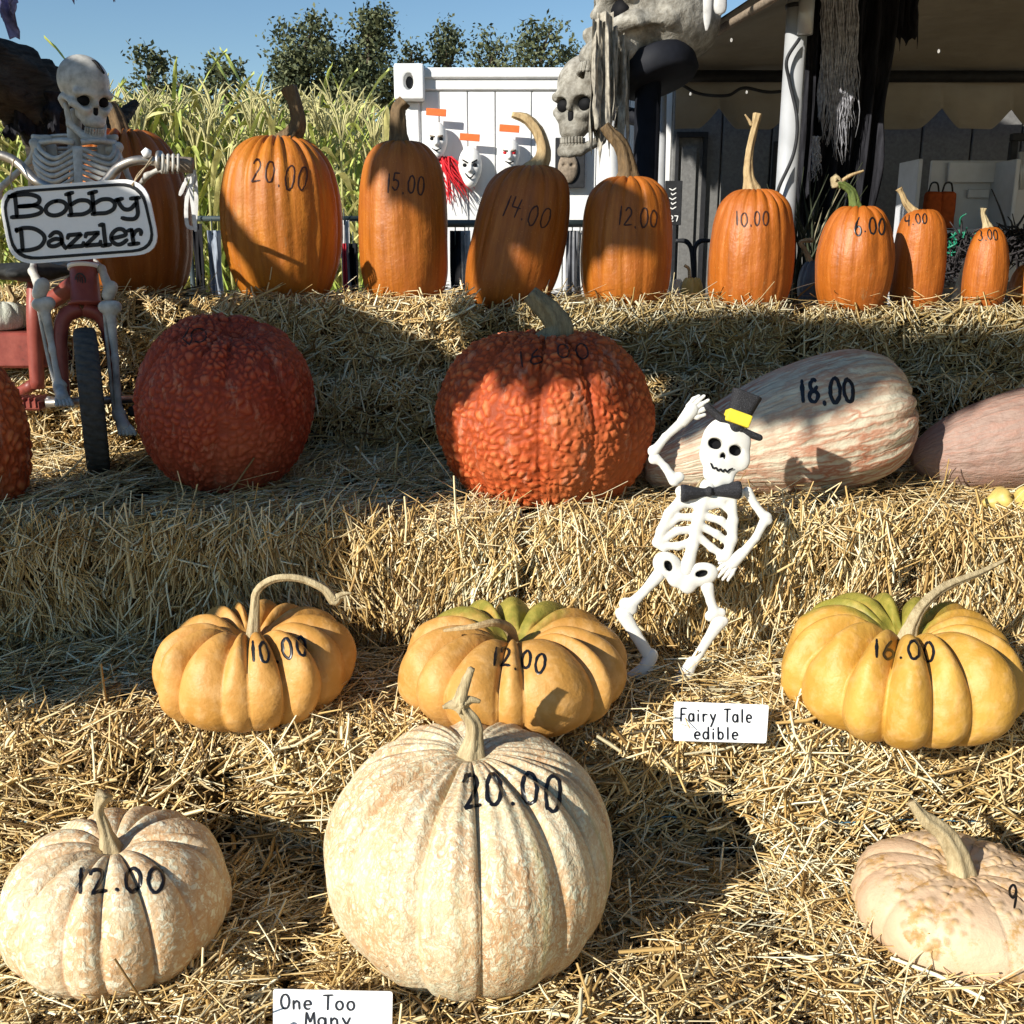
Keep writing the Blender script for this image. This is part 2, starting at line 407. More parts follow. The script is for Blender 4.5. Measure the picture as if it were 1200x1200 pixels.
# stepped timber staging that carries the bales
TIMBER = plain('grey_timber', (.22, .17, .12), .8, .15, .3, 12, .3)
mb = MB(); mb.box((-2.2, 1.97, .002), (2.3, 3.95, .32)); mb.box((-2.2, 2.36, .325), (2.3, 3.95, .66)); mb.box((-2.3, 3.34, .665), (2.4, 3.95, .98))
st = mb.build('staging', TIMBER); tag(st, 'stepped grey timber staging under the straw bales', 'staging')
# front tier
front = [('front straw bale at the lower left under the pale pink pumpkin', (-1.32, -.40, 1.20, 1.90, .004, Z1), 11),
         ('front straw bale in the middle under the big cream pumpkin', (-.395, .50, 1.19, 1.91, .004, Z1 - .005), 12),
         ('front straw bale at the lower right under the peach pumpkin', (.505, 1.42, 1.21, 1.89, .004, Z1 + .005), 13)]
for lb, geo, sd in front:
    make_bale(lb, geo, sd, (15500, 300, 900), rr=.05, amp=.016, wid=(.002, .0056), Ln=(.035, .12), top_sd=75, out=.02, stick=.05, qmin=.2)
second = [('left bale of the second step, below the yellow pumpkin with hooked stem', (-1.80, -.60, 1.91, 2.33, .325, Z2), 21),
          ('middle bale of the second step, behind the big cream pumpkin', (-.595, .47, 1.92, 2.32, .325, Z2 - .006), 22),
          ('right bale of the second step, below the yellow pumpkin with long stem', (.475, 1.65, 1.91, 2.34, .325, Z2 + .004), 23)]
for lb, geo, sd in second:
    make_bale(lb, geo, sd, (11800, 7400, 900), twine=((.13, TWINE),), rr=.045, amp=.015, flake=.03, pit=.04, front_ang=10, front_sd=45, wid=(.002, .0056), Ln=(.035, .13), top_sd=70, out=.016, stick=.035)
third = [('left bale of the third step, in front of the tricycle wheel', (-2.0, -.98, 2.30, 2.79, .665, Z3), 31),
         ('bale of the third step below the dark red warty pumpkin', (-.975, .03, 2.31, 2.80, .665, Z3 - .004), 32),
         ('bale of the third step behind the top-hatted skeleton', (.035, .94, 2.30, 2.79, .665, Z3 + .002), 33),
         ('right bale of the third step below the smooth pink squash', (.945, 1.95, 2.31, 2.80, .665, Z3 - .003), 34)]
for lb, geo, sd in third:
    make_bale(lb, geo, sd, (5600, 9200, 1000), rr=.034, amp=.011, flake=.014, pit=.012, front_ang=90, front_sd=24, wid=(.002, .0052), Ln=(.045, .15), top_sd=65, out=.013, stick=.025)
third_b = [('bale behind the tricycle wheel on the third step', (-2.1, -1.02, 2.795, 3.30, .665, Z3 - .004), 41),
           ('bale lying behind the dark red warty pumpkin on the third step', (-1.015, .0, 2.805, 3.30, .665, Z3), 42),
           ('bale lying behind the bright warty pumpkin on the third step', (.005, 1.0, 2.795, 3.30, .665, Z3 - .003), 43),
           ('bale lying behind the pink squashes on the third step', (1.005, 2.1, 2.805, 3.30, .665, Z3), 44)]
for lb, geo, sd in third_b:
    make_bale(lb, geo, sd, (5200, 100, 300), rr=.04, wid=(.0022, .0055), Ln=(.05, .16), top_sd=60, out=.016, seg=1)
low4 = [('lower back bale behind the tricycle', (-2.1, -1.18, 3.13, 3.62, 1.004, 1.245), 51),
        ('lower back bale behind the dark red warty pumpkin', (-1.17, -.18, 3.15, 3.62, 1.004, 1.235), 52),
        ('lower back bale behind the bright warty pumpkin', (-.175, .83, 3.13, 3.62, 1.004, 1.24), 53),
        ('lower back bale behind the pink squashes', (.835, 2.05, 3.14, 3.62, 1.004, 1.23), 54)]
for lb, geo, sd in low4:
    make_bale(lb, geo, sd, (1700, 4400, 350), twine=((.12, TWINE_O),), rr=.035, amp=.016, flake=.055, pit=.07, front_ang=40, front_sd=60, wid=(.0024, .006), Ln=(.03, .10), out=.015, stick=.05, ymax=3.3, seg=2)
top4 = [('top bale at the left under the pumpkin behind the rider', (-2.25, -1.02, 3.22, 3.72, 1.247, Z4 + .015), 61),
        ('top bale under the two tallest carving pumpkins', (-1.01, -.10, 3.23, 3.73, 1.242, Z4 + .008), 62),
        ('top bale under the leaning carving pumpkin', (-.09, .86, 3.22, 3.72, 1.242, Z4 - .008), 63),
        ('top bale at the right under the small carving pumpkins', (.87, 2.15, 3.23, 3.73, 1.235, Z4 - .026), 64)]
for lb, geo, sd in top4:
    make_bale(lb, geo, sd, (3600, 5600, 750), STRAW if sd < 63 else STRAW_SHADE, twine=((.12, TWINE_O),), rr=.032, amp=.014, flake=.05, pit=.06, front_ang=30, front_sd=60, wid=(.0024, .006), Ln=(.03, .11), out=.015, stick=.045, seg=2)
# long loose straws thrown over the steps
rng = np.random.RandomState(5)
def loose(n, x, y, z, L, seed):
    r = np.random.RandomState(seed); C = np.stack([r.uniform(*x, n), r.uniform(*y, n), z + r.uniform(.008, .03, n)], -1)
    a = r.uniform(0, 6.28, n); b = r.uniform(-.12, .35, n); D = np.stack([np.cos(a) * np.cos(b), np.sin(a) * np.cos(b), np.sin(b)], -1)
    C[:, 2] += np.abs(np.sin(b)) * L * .4
    return strand_mesh(C, D, np.tile([0, 0, 1.0], (n, 1)), r.uniform(.5, 1.25, n) * L, r.uniform(.0022, .0048, n), r, 2, r.beta(3, 1.4, n), .09)
packs = [loose(260, (-1, 1), (1.40, 1.84), Z1, .16, 1), loose(260, (-1.2, 1.2), (1.9, 2.28), Z2, .17, 2), loose(420, (-1.6, 1.7), (2.33, 3.1), Z3, .18, 3), loose(160, (-1.8, 1.9), (3.26, 3.5), Z4, .14, 4)]
off = 0; Vs, Fs, ts = [], [], []
for V, F, t in packs: Vs.append(V); Fs.append(F + off); ts.append(t); off += len(V)
o = part('loose_straw', np.concatenate(Vs), np.concatenate(Fs), STRAW, None, True, {'rnd': ('FLOAT', np.concatenate(ts))})
tag(o, 'loose long straws strewn over the bale steps', 'straw', kind='stuff')
# ------------------------------------------------------------------ handwriting (unit boxes, y down)
def arc(cx, cy, rx, ry, a0, a1, n=14):
    a = np.radians(np.linspace(a0, a1, n)); return np.stack([cx + rx * np.cos(a), cy + ry * np.sin(a)], 1).tolist()
GL = {
 '0': [arc(.5, .5, .40, .5, -100, 270, 26)],
 '1': [[(.52, 0), (.50, .5), (.46, 1)]],
 '2': [arc(.45, .27, .36, .27, 190, 370, 12) + [(.72, .45), (.45, .72), (.08, 1), (.5, .95), (.95, .93)]],
 '3': [arc(.4, .25, .38, .25, 200, 430, 12) + arc(.4, .73, .45, .27, -70, 150, 14)],
 '4': [[(.15, 0), (.08, .48), (.1, .55), (.9, .50)], [(.82, .02), (.74, .5), (.66, 1)]],
 '5': [[(.88, 0), (.2, .03), (.15, .45)] + arc(.42, .68, .40, .31, -100, 150, 14)],
 '6': [[(.62, 0), (.3, .3), (.1, .68)] + arc(.48, .74, .37, .26, 180, -170, 18)],
 '7': [[(.05, 0), (.95, .02), (.45, 1)]],
 '8': [arc(.5, .25, .30, .25, -60, -310, 12) + [(.5, .5)] + arc(.5, .75, .38, .25, -90, 270, 16) + [(.78, .30)]],
 '9': [arc(.45, .28, .35, .28, -20, 330, 16) + [(.80, .2), (.78, .6), (.6, 1)]],
 '.': [[(.45, .94), (.55, 1.0)]],
}
def text_strokes(txt, x0, y0, x1, y1, h, dotw=.45, gap=.22, seed=0, miss=()):
    """strokes in pixels for txt whose glyph tops run from (x0,y0) to (x1,y1)"""
    r = np.random.RandomState(seed * 13 + 3); ws = [dotw if c == '.' else (.45 if c == '1' else 1) for c in txt]
    tot = sum(ws) + gap * (len(txt) - 1); out = []; p = 0; ex = np.array([x1 - x0, y1 - y0]) / tot
    up = np.array([-ex[1], ex[0]]); up = up / np.linalg.norm(up) * h
    for i, (c, w) in enumerate(zip(txt, ws)):
        o = np.array([x0, y0]) + ex * p + up * r.uniform(-.09, .09); sl = r.uniform(-.14, .12); ks = r.uniform(.88, 1.1)
        if i not in miss:
            for s in GL[c]:
                q = np.array(s) * np.array([r.uniform(.88, 1.08), ks]); q = q + r.randn(*q.shape) * .018
                out.append(o + np.outer(q[:, 0] - sl * (q[:, 1] - .5), ex * w) + np.outer(q[:, 1], up))
        p += w + gap
    return out
def resample(P, st):
    P = np.asarray(P, float); d = np.r_[0, np.cumsum(np.linalg.norm(np.diff(P, axis=0), axis=1))]
    n = max(3, int(d[-1] / st) + 1); t = np.linspace(0, d[-1], n); return np.stack([np.interp(t, d, P[:, k]) for k in range(P.shape[1])], 1)
def ribbon(P, N, w, rng=None):
    T = np.gradient(P, axis=0); T /= np.linalg.norm(T, axis=1, keepdims=True) + 1e-12
    B = np.cross(N, T); B /= np.linalg.norm(B, axis=1, keepdims=True) + 1e-12
    n = len(P); ww = np.full(n, w / 2)
    if rng is not None: ww = ww * (1 + .16 * rng.randn(n))
    e = min(2, n // 3)
    P = P.copy(); P[0] -= T[0] * w * .3; P[-1] += T[-1] * w * .3; ww[0] *= .55; ww[-1] *= .55
    V = np.stack([P - B * ww[:, None], P + N * (w * .06), P + B * ww[:, None]], 1).reshape(-1, 3)
    F = []
    for i in range(n - 1):
        for j in (0, 1): F.append((i * 3 + j, i * 3 + j + 1, i * 3 + 4 + j, i * 3 + 3 + j))
    return V, F
INK = NM('marker_ink', .35, .5); INK.col((.008, .008, .010)); INK = INK.m
FADED = NM('faded_marker_ink', .5, .3); FADED.col((.045, .014, .008)); FADED = FADED.m
def write_on(root, body, strokes, wpx, mat=INK, lift=.0009, name='price_marking'):
    """ink strokes laid on the curved skin"""
    V0, F0 = body; bvh = BVHTree.FromPolygons([tuple(v) for v in V0], F0 if isinstance(F0, list) else F0.tolist()); mb = MB(); rng = np.random.RandomState(8); ok = False
    dvec = np.array([0, _c, -_s])
    for s in strokes:
        q = resample(s, 1.5); T = np.gradient(q, axis=0); T /= np.linalg.norm(T, axis=1, keepdims=True) + 1e-9; B = np.stack([-T[:, 1], T[:, 0]], 1)
        q[0] -= T[0] * wpx * .3; q[-1] += T[-1] * wpx * .3
        w = wpx / 2 * (1 + .15 * np.convolve(rng.randn(len(q) + 2), np.ones(3) / 3, 'valid')); w[0] *= .6; w[-1] *= .6
        rows = []
        for i in range(len(q)):
            row = []
            for t in (-1, -.5, 0, .5, 1):
                d = ray(*(q[i] + B[i] * w[i] * t)); h, nn, _, _ = bvh.ray_cast(Vector(CAM), Vector(d))
                if h is None: break
                dd = d / np.linalg.norm(d); nn = np.array(nn); nn = nn if nn @ d < 0 else -nn
                row.append(np.array(h) + nn * lift * (.4 if abs(t) == 1 else 1) - dd * .0006)
            rows.append(row if len(row) == 5 else None)
        i = 0
        while i < len(rows):
            j = i
            while j < len(rows) and rows[j] is not None: j += 1
            if j - i >= 3:
                V = np.array(rows[i:j]).reshape(-1, 3); mb.add(V, grid_faces(j - i, 5)); ok = True
            i = j + 1
    if ok: mb.build(name, mat, root, True)
# ------------------------------------------------------------------ pumpkin skins
def skin(name, kind, **o):
    k = NM(name, o.get('rough', .42), .4); v = k.obj(); tp = k.attr('tp', 1)
    if kind == 'carving':
        c = o.get('c', (.50, .135, .008)); st = k.noise(k.map(tp, (30, 2.6, 1)), 1, 6, .7); n2 = k.noise(v, 6, 3)
        col = k.ramp(st, [(.30, tuple(x * .60 for x in c)), (.50, c), (.72, (c[0] * 1.35, c[1] * 1.6, c[2] * 2.6))])
        col = k.mix(k.ramp(n2, [(.45, 0), (.75, .5)]), col, (c[0] * .75, c[1] * .55, c[2]))
        sp = k.vor(v, 90); col = k.mix(k.ramp(sp, [(.06, .5), (.16, 0)]), col, (.60, .30, .08))
        sc = k.ramp(k.noise(k.map(v, (30, 30, 9)), 1, 6, .75), [(.60, 0), (.68, .8)]); col = k.mix(k.math('MULTIPLY', sc, k.ramp(n2, [(.46, 0), (.58, .8)])), col, (.30, .17, .07))
        k.col(col); k.bump(k.noise(k.map(tp, (60, 7, 1)), 1, 5, .6), .45, .005); k.bump(k.noise(v, 16, 4, .6), .4, .014); k.bump(k.noise(v, 180, 2), .08, .002)
        k.rough(k.ramp(n2, [(.3, .44), (.7, .62)]))
    elif kind == 'warty':
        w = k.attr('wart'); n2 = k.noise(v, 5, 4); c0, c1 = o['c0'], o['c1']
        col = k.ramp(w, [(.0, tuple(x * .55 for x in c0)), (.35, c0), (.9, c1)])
        col = k.mix(k.ramp(n2, [(.4, 0), (.7, .6)]), col, tuple(x * .8 for x in c0))
        sc = k.ramp(k.noise(k.map(v, (22, 22, 7)), 1, 6, .75), [(.56, 0), (.66, .55)]); col = k.mix(sc, col, (.50, .26, .17)); col = k.mix(k.ramp(k.noise(v, 3, 3), [(.48, 0), (.68, .28)]), col, tuple(min(1, x * f) for x, f in zip(c1, (1.1, 1.5, 1.6))))
        k.col(col); k.bump(k.noise(v, 130, 4), .45, .004); k.rough(k.ramp(n2, [(.3, .55), (.7, .72)])); k.b.inputs['Specular IOR Level'].default_value = .28
    elif kind == 'fairy':
        c = o.get('c', (.66, .305, .055)); n2 = k.noise(v, 9, 4); n3 = k.noise(v, 34, 4, .6)
        col = k.ramp(n2, [(.3, tuple(x * .80 for x in c)), (.65, (c[0] * 1.06, c[1] * 1.16, c[2] * 1.7))])
        col = k.mix(k.ramp(n3, [(.48, 0), (.75, .55)]), col, (.72, .44, .18)); sc = k.ramp(k.noise(k.map(v, (38, 38, 16)), 1, 6, .75), [(.66, 0), (.72, .6)]); col = k.mix(sc, col, (.50, .32, .14))
        if o.get('green', 0) > 0:
            sep = k.n('ShaderNodeSeparateXYZ', i0=tp, out=1); nn = k.noise(k.map(tp, (9, 5, 1)), 1, 4)
            back = k.n('ShaderNodeSeparateXYZ', i0=v, out=1)
            f = k.math('ADD', k.math('MULTIPLY', k.math('SUBTRACT', sep, .62), 3.2), k.math('MULTIPLY', back, o['green'] * 4.5))
            f = k.math('ADD', f, k.math('MULTIPLY', k.math('SUBTRACT', nn, .5), 2.2))
            col = k.mix(k.ramp(f, [(.55, 0), (1.0, .9)]), col, k.ramp(n3, [(.4, (.20, .20, .03)), (.7, (.36, .30, .05))]))
        sp = k.vor(v, 70); col = k.mix(k.ramp(sp, [(.05, .6), (.10, 0)]), col, (.42, .20, .05))
        k.col(col); k.bump(n3, .4, .007); k.bump(k.noise(v, 11, 4), .35, .02); k.rough(k.ramp(n3, [(.3, .46), (.7, .62)]))
    elif kind == 'mottled':     # cream and salmon, broken up by winding vein lines
        n2 = k.noise(v, 5, 4); n3 = k.noise(v, 30, 5, .6); n4 = k.noise(k.map(v, o['osc']), 1, 3, .55, .6); n5 = k.noise(k.map(v, tuple(x * 2.1 for x in o['osc'])), 1, 3, .6, .4)
        cream = k.ramp(n3, [(.3, o['c0']), (.7, o['c1'])])
        r1 = k.ramp(k.math('ABSOLUTE', k.math('SUBTRACT', n4, .5)), [(.012, 1), (o.get('vw', .05), 0)]); r2 = k.ramp(k.math('ABSOLUTE', k.math('SUBTRACT', n5, .5)), [(.012, .8), (o.get('vw', .05), 0)])
        amt = k.ramp(n2, [(.28, .25), (.58, 1)]); vein = k.math('MULTIPLY', k.math('MULTIPLY', k.math('MAXIMUM', r1, r2), amt), o['vs'])
        col = k.mix(vein, cream, o['vc'])
        if o.get('blot'): col = k.mix(k.math('MULTIPLY', k.ramp(n5, [(.47, 1), (.56, 0)]), k.math('MULTIPLY', amt, o['blot'])), col, o['pc'])
        stv = k.ramp(k.noise(k.map(tp, o['st']), 1, 5, .65), [(.55, 0), (.68, o['ss'])]); col = k.mix(stv, col, o['sc2'])
        pt = k.ramp(k.noise(v, 8, 6, .7), [(.48, 0), (.68, o.get('pk', .3))]); col = k.mix(pt, col, o['pc'])
        g = k.attr('groove'); col = k.mix(k.math('MULTIPLY', g, .55), col, o['gc'])
        k.col(col); k.bump(n5, .38, .008); k.bump(n4, .28, .010); k.bump(k.noise(v, 14, 4), .4, .02); k.bump(k.noise(k.map(tp, (50, 3, 1)), 1, 4), .25, .008); k.rough(.62)
    elif kind == 'veined':      # cream with a net of salmon veins
        wv = k.n('ShaderNodeVectorMath', {'operation': 'ADD'}, i0=k.map(*((v, o['osc']) if 'osc' in o else (tp, o.get('sc', (46, 20, 1))))), i1=k.n('ShaderNodeVectorMath', {'operation': 'SCALE'}, i0=k.n('ShaderNodeTexNoise', out=1, Vector=(k.map(v, (22, 22, 18)) if 'osc' in o else k.map(tp, (50, 24, 1))), Scale=1.0, Detail=5.0), Scale=o.get('warp', 2.4)))
        d = k.vor(wv, 1.0, 'DISTANCE_TO_EDGE'); n2 = k.noise(v, 5, 4); n3 = k.noise(v, 30, 5, .6)
        cream = k.ramp(n3, [(.3, o['c0']), (.7, o['c1'])])
        vein = k.math('MULTIPLY', k.ramp(d, [(.02, 1), (o.get('vw', .16), 0)]), k.ramp(n2, [(.30, .15), (.62, o.get('vs', .8))]))
        col = k.mix(vein, cream, o['vc'])
        stv = k.ramp(k.noise(k.map(tp, o.get('st', (40, 2, 1))), 1, 4, .6), [(.56, 0), (.70, o.get('ss', .55))]); col = k.mix(stv, col, o['sc2'])
        pt = k.ramp(k.noise(v, 9, 5, .65), [(.50, 0), (.68, o.get('pk', .3))]); col = k.mix(pt, col, o['pc'])
        k.col(col); k.bump(k.math('ADD', k.math('MULTIPLY', d, 1.1), n3), .55, .009); k.bump(k.noise(v, 12, 4), .3, .02); k.rough(.6)
    elif kind == 'peach':
        w = k.attr('wart'); n2 = k.noise(v, 6, 4); n3 = k.noise(v, 40, 4, .6)
        col = k.ramp(n2, [(.3, (.56, .36, .22)), (.7, (.66, .52, .35))]); col = k.mix(k.ramp(n3, [(.55, 0), (.75, .4)]), col, (.68, .54, .34))
        bl = k.ramp(k.noise(k.map(v, (16, 16, 16)), 1, 6, .75), [(.53, 0), (.62, .9)]); col = k.mix(bl, col, (.46, .26, .085)); col = k.mix(w, col, (.40, .24, .085))
        k.col(col); k.bump(n3, .5, .007); k.rough(.6)
    return k.m
CARVE = [skin('carving_skin_%d' % i, 'carving', c=c) for i, c in enumerate([(.41, .128, .008), (.33, .092, .007), (.36, .102, .007), (.37, .098, .008)])]
STEMS = {}
def stem_mat(kind):
    if kind not in STEMS:
        c = {'tan': ((.26, .165, .075), (.56, .42, .22)), 'brown': ((.07, .045, .022), (.22, .14, .065)), 'green': ((.045, .075, .018), (.16, .20, .05)), 'pale': ((.27, .20, .10), (.60, .49, .29)), 'grey': ((.16, .13, .075), (.38, .31, .18))}[kind]
        k = NM(kind + '_stem', .65, .25); v = k.obj(); n = k.noise(k.map(v, (80, 80, 20)), 1, 6, .7); k.col(k.ramp(n, [(.3, c[0]), (.7, c[1])])); k.bump(n, .9, .006); STEMS[kind] = k.m
    return STEMS[kind]
PROF = {
 'tall':  [(0, .045), (.20, .02), (.45, 0), (.72, .05), (.90, .19), (.985, .36), (1, .52), (.955, .70), (.84, .85), (.62, .955), (.36, 1.0), (.16, .99), (0, .955)],
 'block': [(0, .04), (.25, .01), (.55, 0), (.82, .05), (.955, .17), (1, .34), (.99, .55), (.94, .73), (.82, .88), (.58, .97), (.32, 1.0), (.14, .985), (0, .955)],
 'egg':   [(0, .03), (.25, .005), (.5, 0), (.78, .06), (.94, .2), (1, .38), (.97, .56), (.87, .74), (.70, .88), (.48, .965), (.25, 1.0), (.12, .99), (0, .975)],
 'round': [(0, .07), (.22, .03), (.45, 0), (.74, .06), (.93, .24), (1, .45), (.975, .62), (.86, .80), (.66, .935), (.42, .995), (.22, .985), (.09, .94), (0, .90)],
 'flat':  [(0, .16), (.22, .07), (.48, 0), (.76, .06), (.95, .24), (1, .44), (.975, .64), (.87, .84), (.67, .975), (.45, 1.0), (.26, .90), (.12, .76), (0, .68)],
 'oval':  [(0, 0), (.16, .006), (.40, .05), (.66, .14), (.86, .28), (.97, .44), (1, .58), (.955, .73), (.83, .86), (.62, .955), (.36, .99), (.16, 1.0), (0, .992)],
 'soft':  [(0, .10), (.22, .04), (.48, 0), (.76, .06), (.95, .24), (1, .44), (.97, .63), (.86, .82), (.66, .95), (.42, 1.0), (.22, .97), (.10, .91), (0, .87)],
 'big':   [(0, .07), (.22, .03), (.45, 0), (.74, .06), (.93, .24), (1, .45), (.975, .62), (.86, .80), (.66, .935), (.42, .99), (.22, 1.0), (.09, .975), (0, .95)],
 'eggside':[(0, 0), (.15, .004), (.28, .03), (.41, .10), (.56, .22), (.73, .35), (.88, .48), (.97, .60), (1, .72), (.96, .84), (.80, .93), (.55, .98), (.25, 1.0), (0, .995)],
 'banana':[(0, 0), (.10, .005), (.20, .03), (.29, .10), (.37, .20), (.52, .33), (.76, .47), (.94, .60), (1, .72), (.96, .83), (.80, .93), (.55, .98), (.25, 1.0), (0, .995)],
}
PUMPS = {}
G4 = 'priced carving pumpkins along the top bales'
def pumpkin(name, label, fit, Y, zb, prof, mat, ribs=14, dep=.03, pw=.5, seed=1, tilt=None, lean=(0, 0), depth=1.0, lump=.02, warts=None, group=None, stem=None, prices=(), nt=150, nphi=80, cat='pumpkin', sub=0.0, sink=.012, mk=None, refit=True):
    r = np.random.RandomState(seed); x0, x1, yt = fit
    pr = spline(PROF[prof], nphi); th = np.linspace(0, 2 * math.pi, nt + 1) + math.pi / 2           # seam at the back
    e = np.linspace(0, 2 * math.pi, ribs + 1)[:-1] + r.uniform(-.28, .28, ribs) * 2 * math.pi / ribs
    e = np.sort(e % (2 * math.pi)); tt = th % (2 * math.pi); i = np.searchsorted(e, tt) % ribs
    lo, hi = e[i - 1], e[i]; span = (hi - lo) % (2 * math.pi); t = ((tt - lo) % (2 * math.pi)) / span
    bul = np.abs(np.sin(math.pi * t)) ** pw; amp = (.5 + 1.0 * r.rand(ribs))[i]
    rib = -dep * amp * (1 - bul)
    if sub: rib = rib - sub * np.abs(np.sin(th * ribs * 1.5 + 1)) ** 2
    swell = (r.randn(ribs) * dep * .22)[i] * bul
    rad, zz = np.maximum(pr[:, 0], 0), pr[:, 1]
    wr = sstep(0, .3, rad) * (.65 + .5 * sstep(.35, 1.0, zz) * 1.0)
    K = 1 + (rib + swell)[None, :] * wr[:, None]
    X = rad[:, None] * np.cos(th) * K; Yy = rad[:, None] * np.sin(th) * K; Z = zz[:, None] + (rib * .95)[None, :] * (sstep(.55, 1, zz) * sstep(.08, .45, rad))[:, None]
    U = np.stack([X, Yy, Z], -1)
    U[..., :2] *= (1 + lump * fbm(np.stack([X * 1.1 + seed * 7.7, Yy * 1.1, Z * 1.5], -1), 2, seed))[..., None]
    if group == G4: U[..., :2] *= (1 + .05 * fbm(np.stack([X * 1.6 + seed * 3.1, Yy * 1.6, Z * 2.2 + seed], -1), 3, seed + 60))[..., None]
    cx, Rr, H = 0.0, .2, .3; base = at((x0 + x1) / 2, 600, Y); Rt = np.eye(3)
    if tilt is not None:
        for ax, dg in tilt: Rt = rot(ax, dg) @ Rt
    def place():
        P = U * np.array([Rr, Rr * depth, H]); P[..., 0] += lean[0] * P[..., 2]; P[..., 1] += lean[1] * P[..., 2]
        P = P @ Rt.T; P[..., 2] += zb - sink - P[..., 2].min(); P[..., 1] += Y - (P[..., 1].min() + P[..., 1].max()) / 2; P[..., 0] += cx; return P
    for _ in range(14):
        P = place(); u, v, d = project(P); s = (x1 - x0) / (u.max() - u.min()); dm = d.mean()
        hs = np.clip((v.max() - yt) / (v.max() - v.min()), .6, 1.6)
        if tilt is None: Rr *= s; H *= hs
        else: H *= s if abs(Rt[0, 2]) > .5 else hs; Rr *= hs if abs(Rt[0, 2]) > .5 else s
        cx += ((x0 + x1) / 2 - (u.max() + u.min()) / 2) * dm / FPX
    P = place(); attrs = {}
    tp = np.stack([np.broadcast_to((th - th[0]) / (2 * math.pi), Z.shape), np.broadcast_to(np.linspace(0, 1, nphi)[:, None], Z.shape), np.zeros_like(Z)], -1)
    attrs['tp'] = ('FLOAT_VECTOR', tp.reshape(-1, 3)); attrs['groove'] = ('FLOAT', np.broadcast_to(sstep(.035, .0, np.minimum(t, 1 - t))[None, :], Z.shape).ravel())
    if warts:
        sc, a, cov = warts; N = np.cross(np.gradient(P, axis=1), np.gradient(P, axis=0)); N /= np.linalg.norm(N, axis=-1, keepdims=True) + 1e-9
        N[0] = N[1].mean(0); N[-1] = N[-2].mean(0); N[:, 0] = N[:, -1] = (N[:, 0] + N[:, -1]) / 2
        cc = P.mean((0, 1))
        if ((P - cc) * N).sum(-1).mean() < 0: N = -N
        PP = P + .012 * np.stack([vnoise(P * 25 + q * 9.1, seed + q) for q in range(3)], -1)
        F1, F2 = worley(PP * sc + seed, seed); G1, _ = worley(PP * sc * 2.1 + 5 + seed, seed + 3)
        am = .8 + .5 * sstep(-.35, .45, fbm(P * 9, 3, seed + 8)); w = sstep(.0, .5, F2 - F1) * .62 * am + .42 * sstep(.5, .1, G1) * (1.25 - .5 * am)
        w = w * (.35 + .65 * np.clip(bul / .5, 0, 1))[None, :]
        if cov < 1: w = sstep(.52, .20, F1) * (fbm(P * 11, 2, seed + 5) > 1 - 2 * cov) * (.5 + .5 * vnoise(P * 30, seed + 6))
        P = P + N * (a * (w - .4 * (cov >= 1)))[..., None]; attrs['wart'] = ('FLOAT', np.clip(w, 0, 1).ravel())
    V = P.reshape(-1, 3); F = grid_faces(nphi, nt + 1)
    root = thing(name, (float(P[..., 0].mean()), Y, zb), label, cat, group)
    part('skin', V, F, mat, root, True, attrs); top = P[-1].mean(0); nxt = P[int(nphi * .86)].mean(0)
    if stem:
        kind, path, rad_, ridge = stem; pts = [top - np.array([0, 0, .02])] + [at(p[0], p[1], (top[1] if len(p) < 3 else top[1] + p[2])) for p in path]
        V2, F2_ = tube(np.array(pts), rad_, 20, 26, ridge, 5, .8, jit=.02, seed=seed); part('stem', V2, F2_, stem_mat(kind), root, True)
    for pz in prices: write_on(root, (V, F), pz[0], pz[1], pz[2] if len(pz) > 2 else INK)
    PUMPS[label] = dict(top=top, root=root, R=Rr, H=H); return root
TS = text_strokes
G4 = 'priced carving pumpkins along the top bales'
pumpkin('carving_pumpkin', 'big orange pumpkin on the top bale behind the riding skeleton', (78, 226, 150), 3.56, Z4 + .015, 'round', CARVE[1], 18, .06, .6, 3, group=G4, stem=('brown', [(146, 168), (138, 140), (128, 122)], [.045, .030, .026, .022, .020], .16), nt=180)
pumpkin('carving_pumpkin', 'tall orange pumpkin marked 20.00 on the top bale', (257, 402, 158), 3.47, Z4 + .010, 'tall', CARVE[0], 22, .035, .6, 4, group=G4, stem=('brown', [(348, 150), (345, 122), (338, 102)], [.042, .026, .021, .020, .024], .2), prices=[(TS('20.00', 297, 187, 363, 196, 27, seed=1), 2.0, FADED)], nt=180)
pumpkin('carving_pumpkin', 'narrow orange pumpkin marked 15.00 with dark stubby stem', (420, 525, 164), 3.44, Z4 + .006, 'block', CARVE[2], 14, .022, .5, 5, group=G4, stem=('brown', [(467, 150), (467, 128), (474, 118)], [.042, .026, .023, .020, .020], .16), prices=[(TS('15.00', 454, 203, 499, 206, 23, seed=2), 2.0, FADED)])
pumpkin('carving_pumpkin', 'leaning orange pumpkin marked 14.00 with curved tan stem', (545, 668, 193), 3.44, Z4 - .006, 'block', CARVE[1], 16, .028, .5, 6, lean=(.19, 0), group=G4, stem=('tan', [(636, 184), (632, 158), (618, 140), (600, 134)], [.044, .024, .018, .016, .014, .008], .22), prices=[(TS('14.00', 596, 229, 648, 248, 24, seed=3), 1.8, FADED)])
pumpkin('carving_pumpkin', 'orange pumpkin marked 12.00 with thick bent stem below the giant skull', (680, 788, 206), 3.42, Z4 - .008, 'block', CARVE[2], 14, .035, .5, 7, group=G4, stem=('brown', [(735, 196), (728, 172), (716, 158), (708, 147)], [.046, .027, .022, .021, .018, .014], .22), prices=[(TS('12.00', 726, 243, 772, 247, 22, seed=4), 1.9, FADED)])
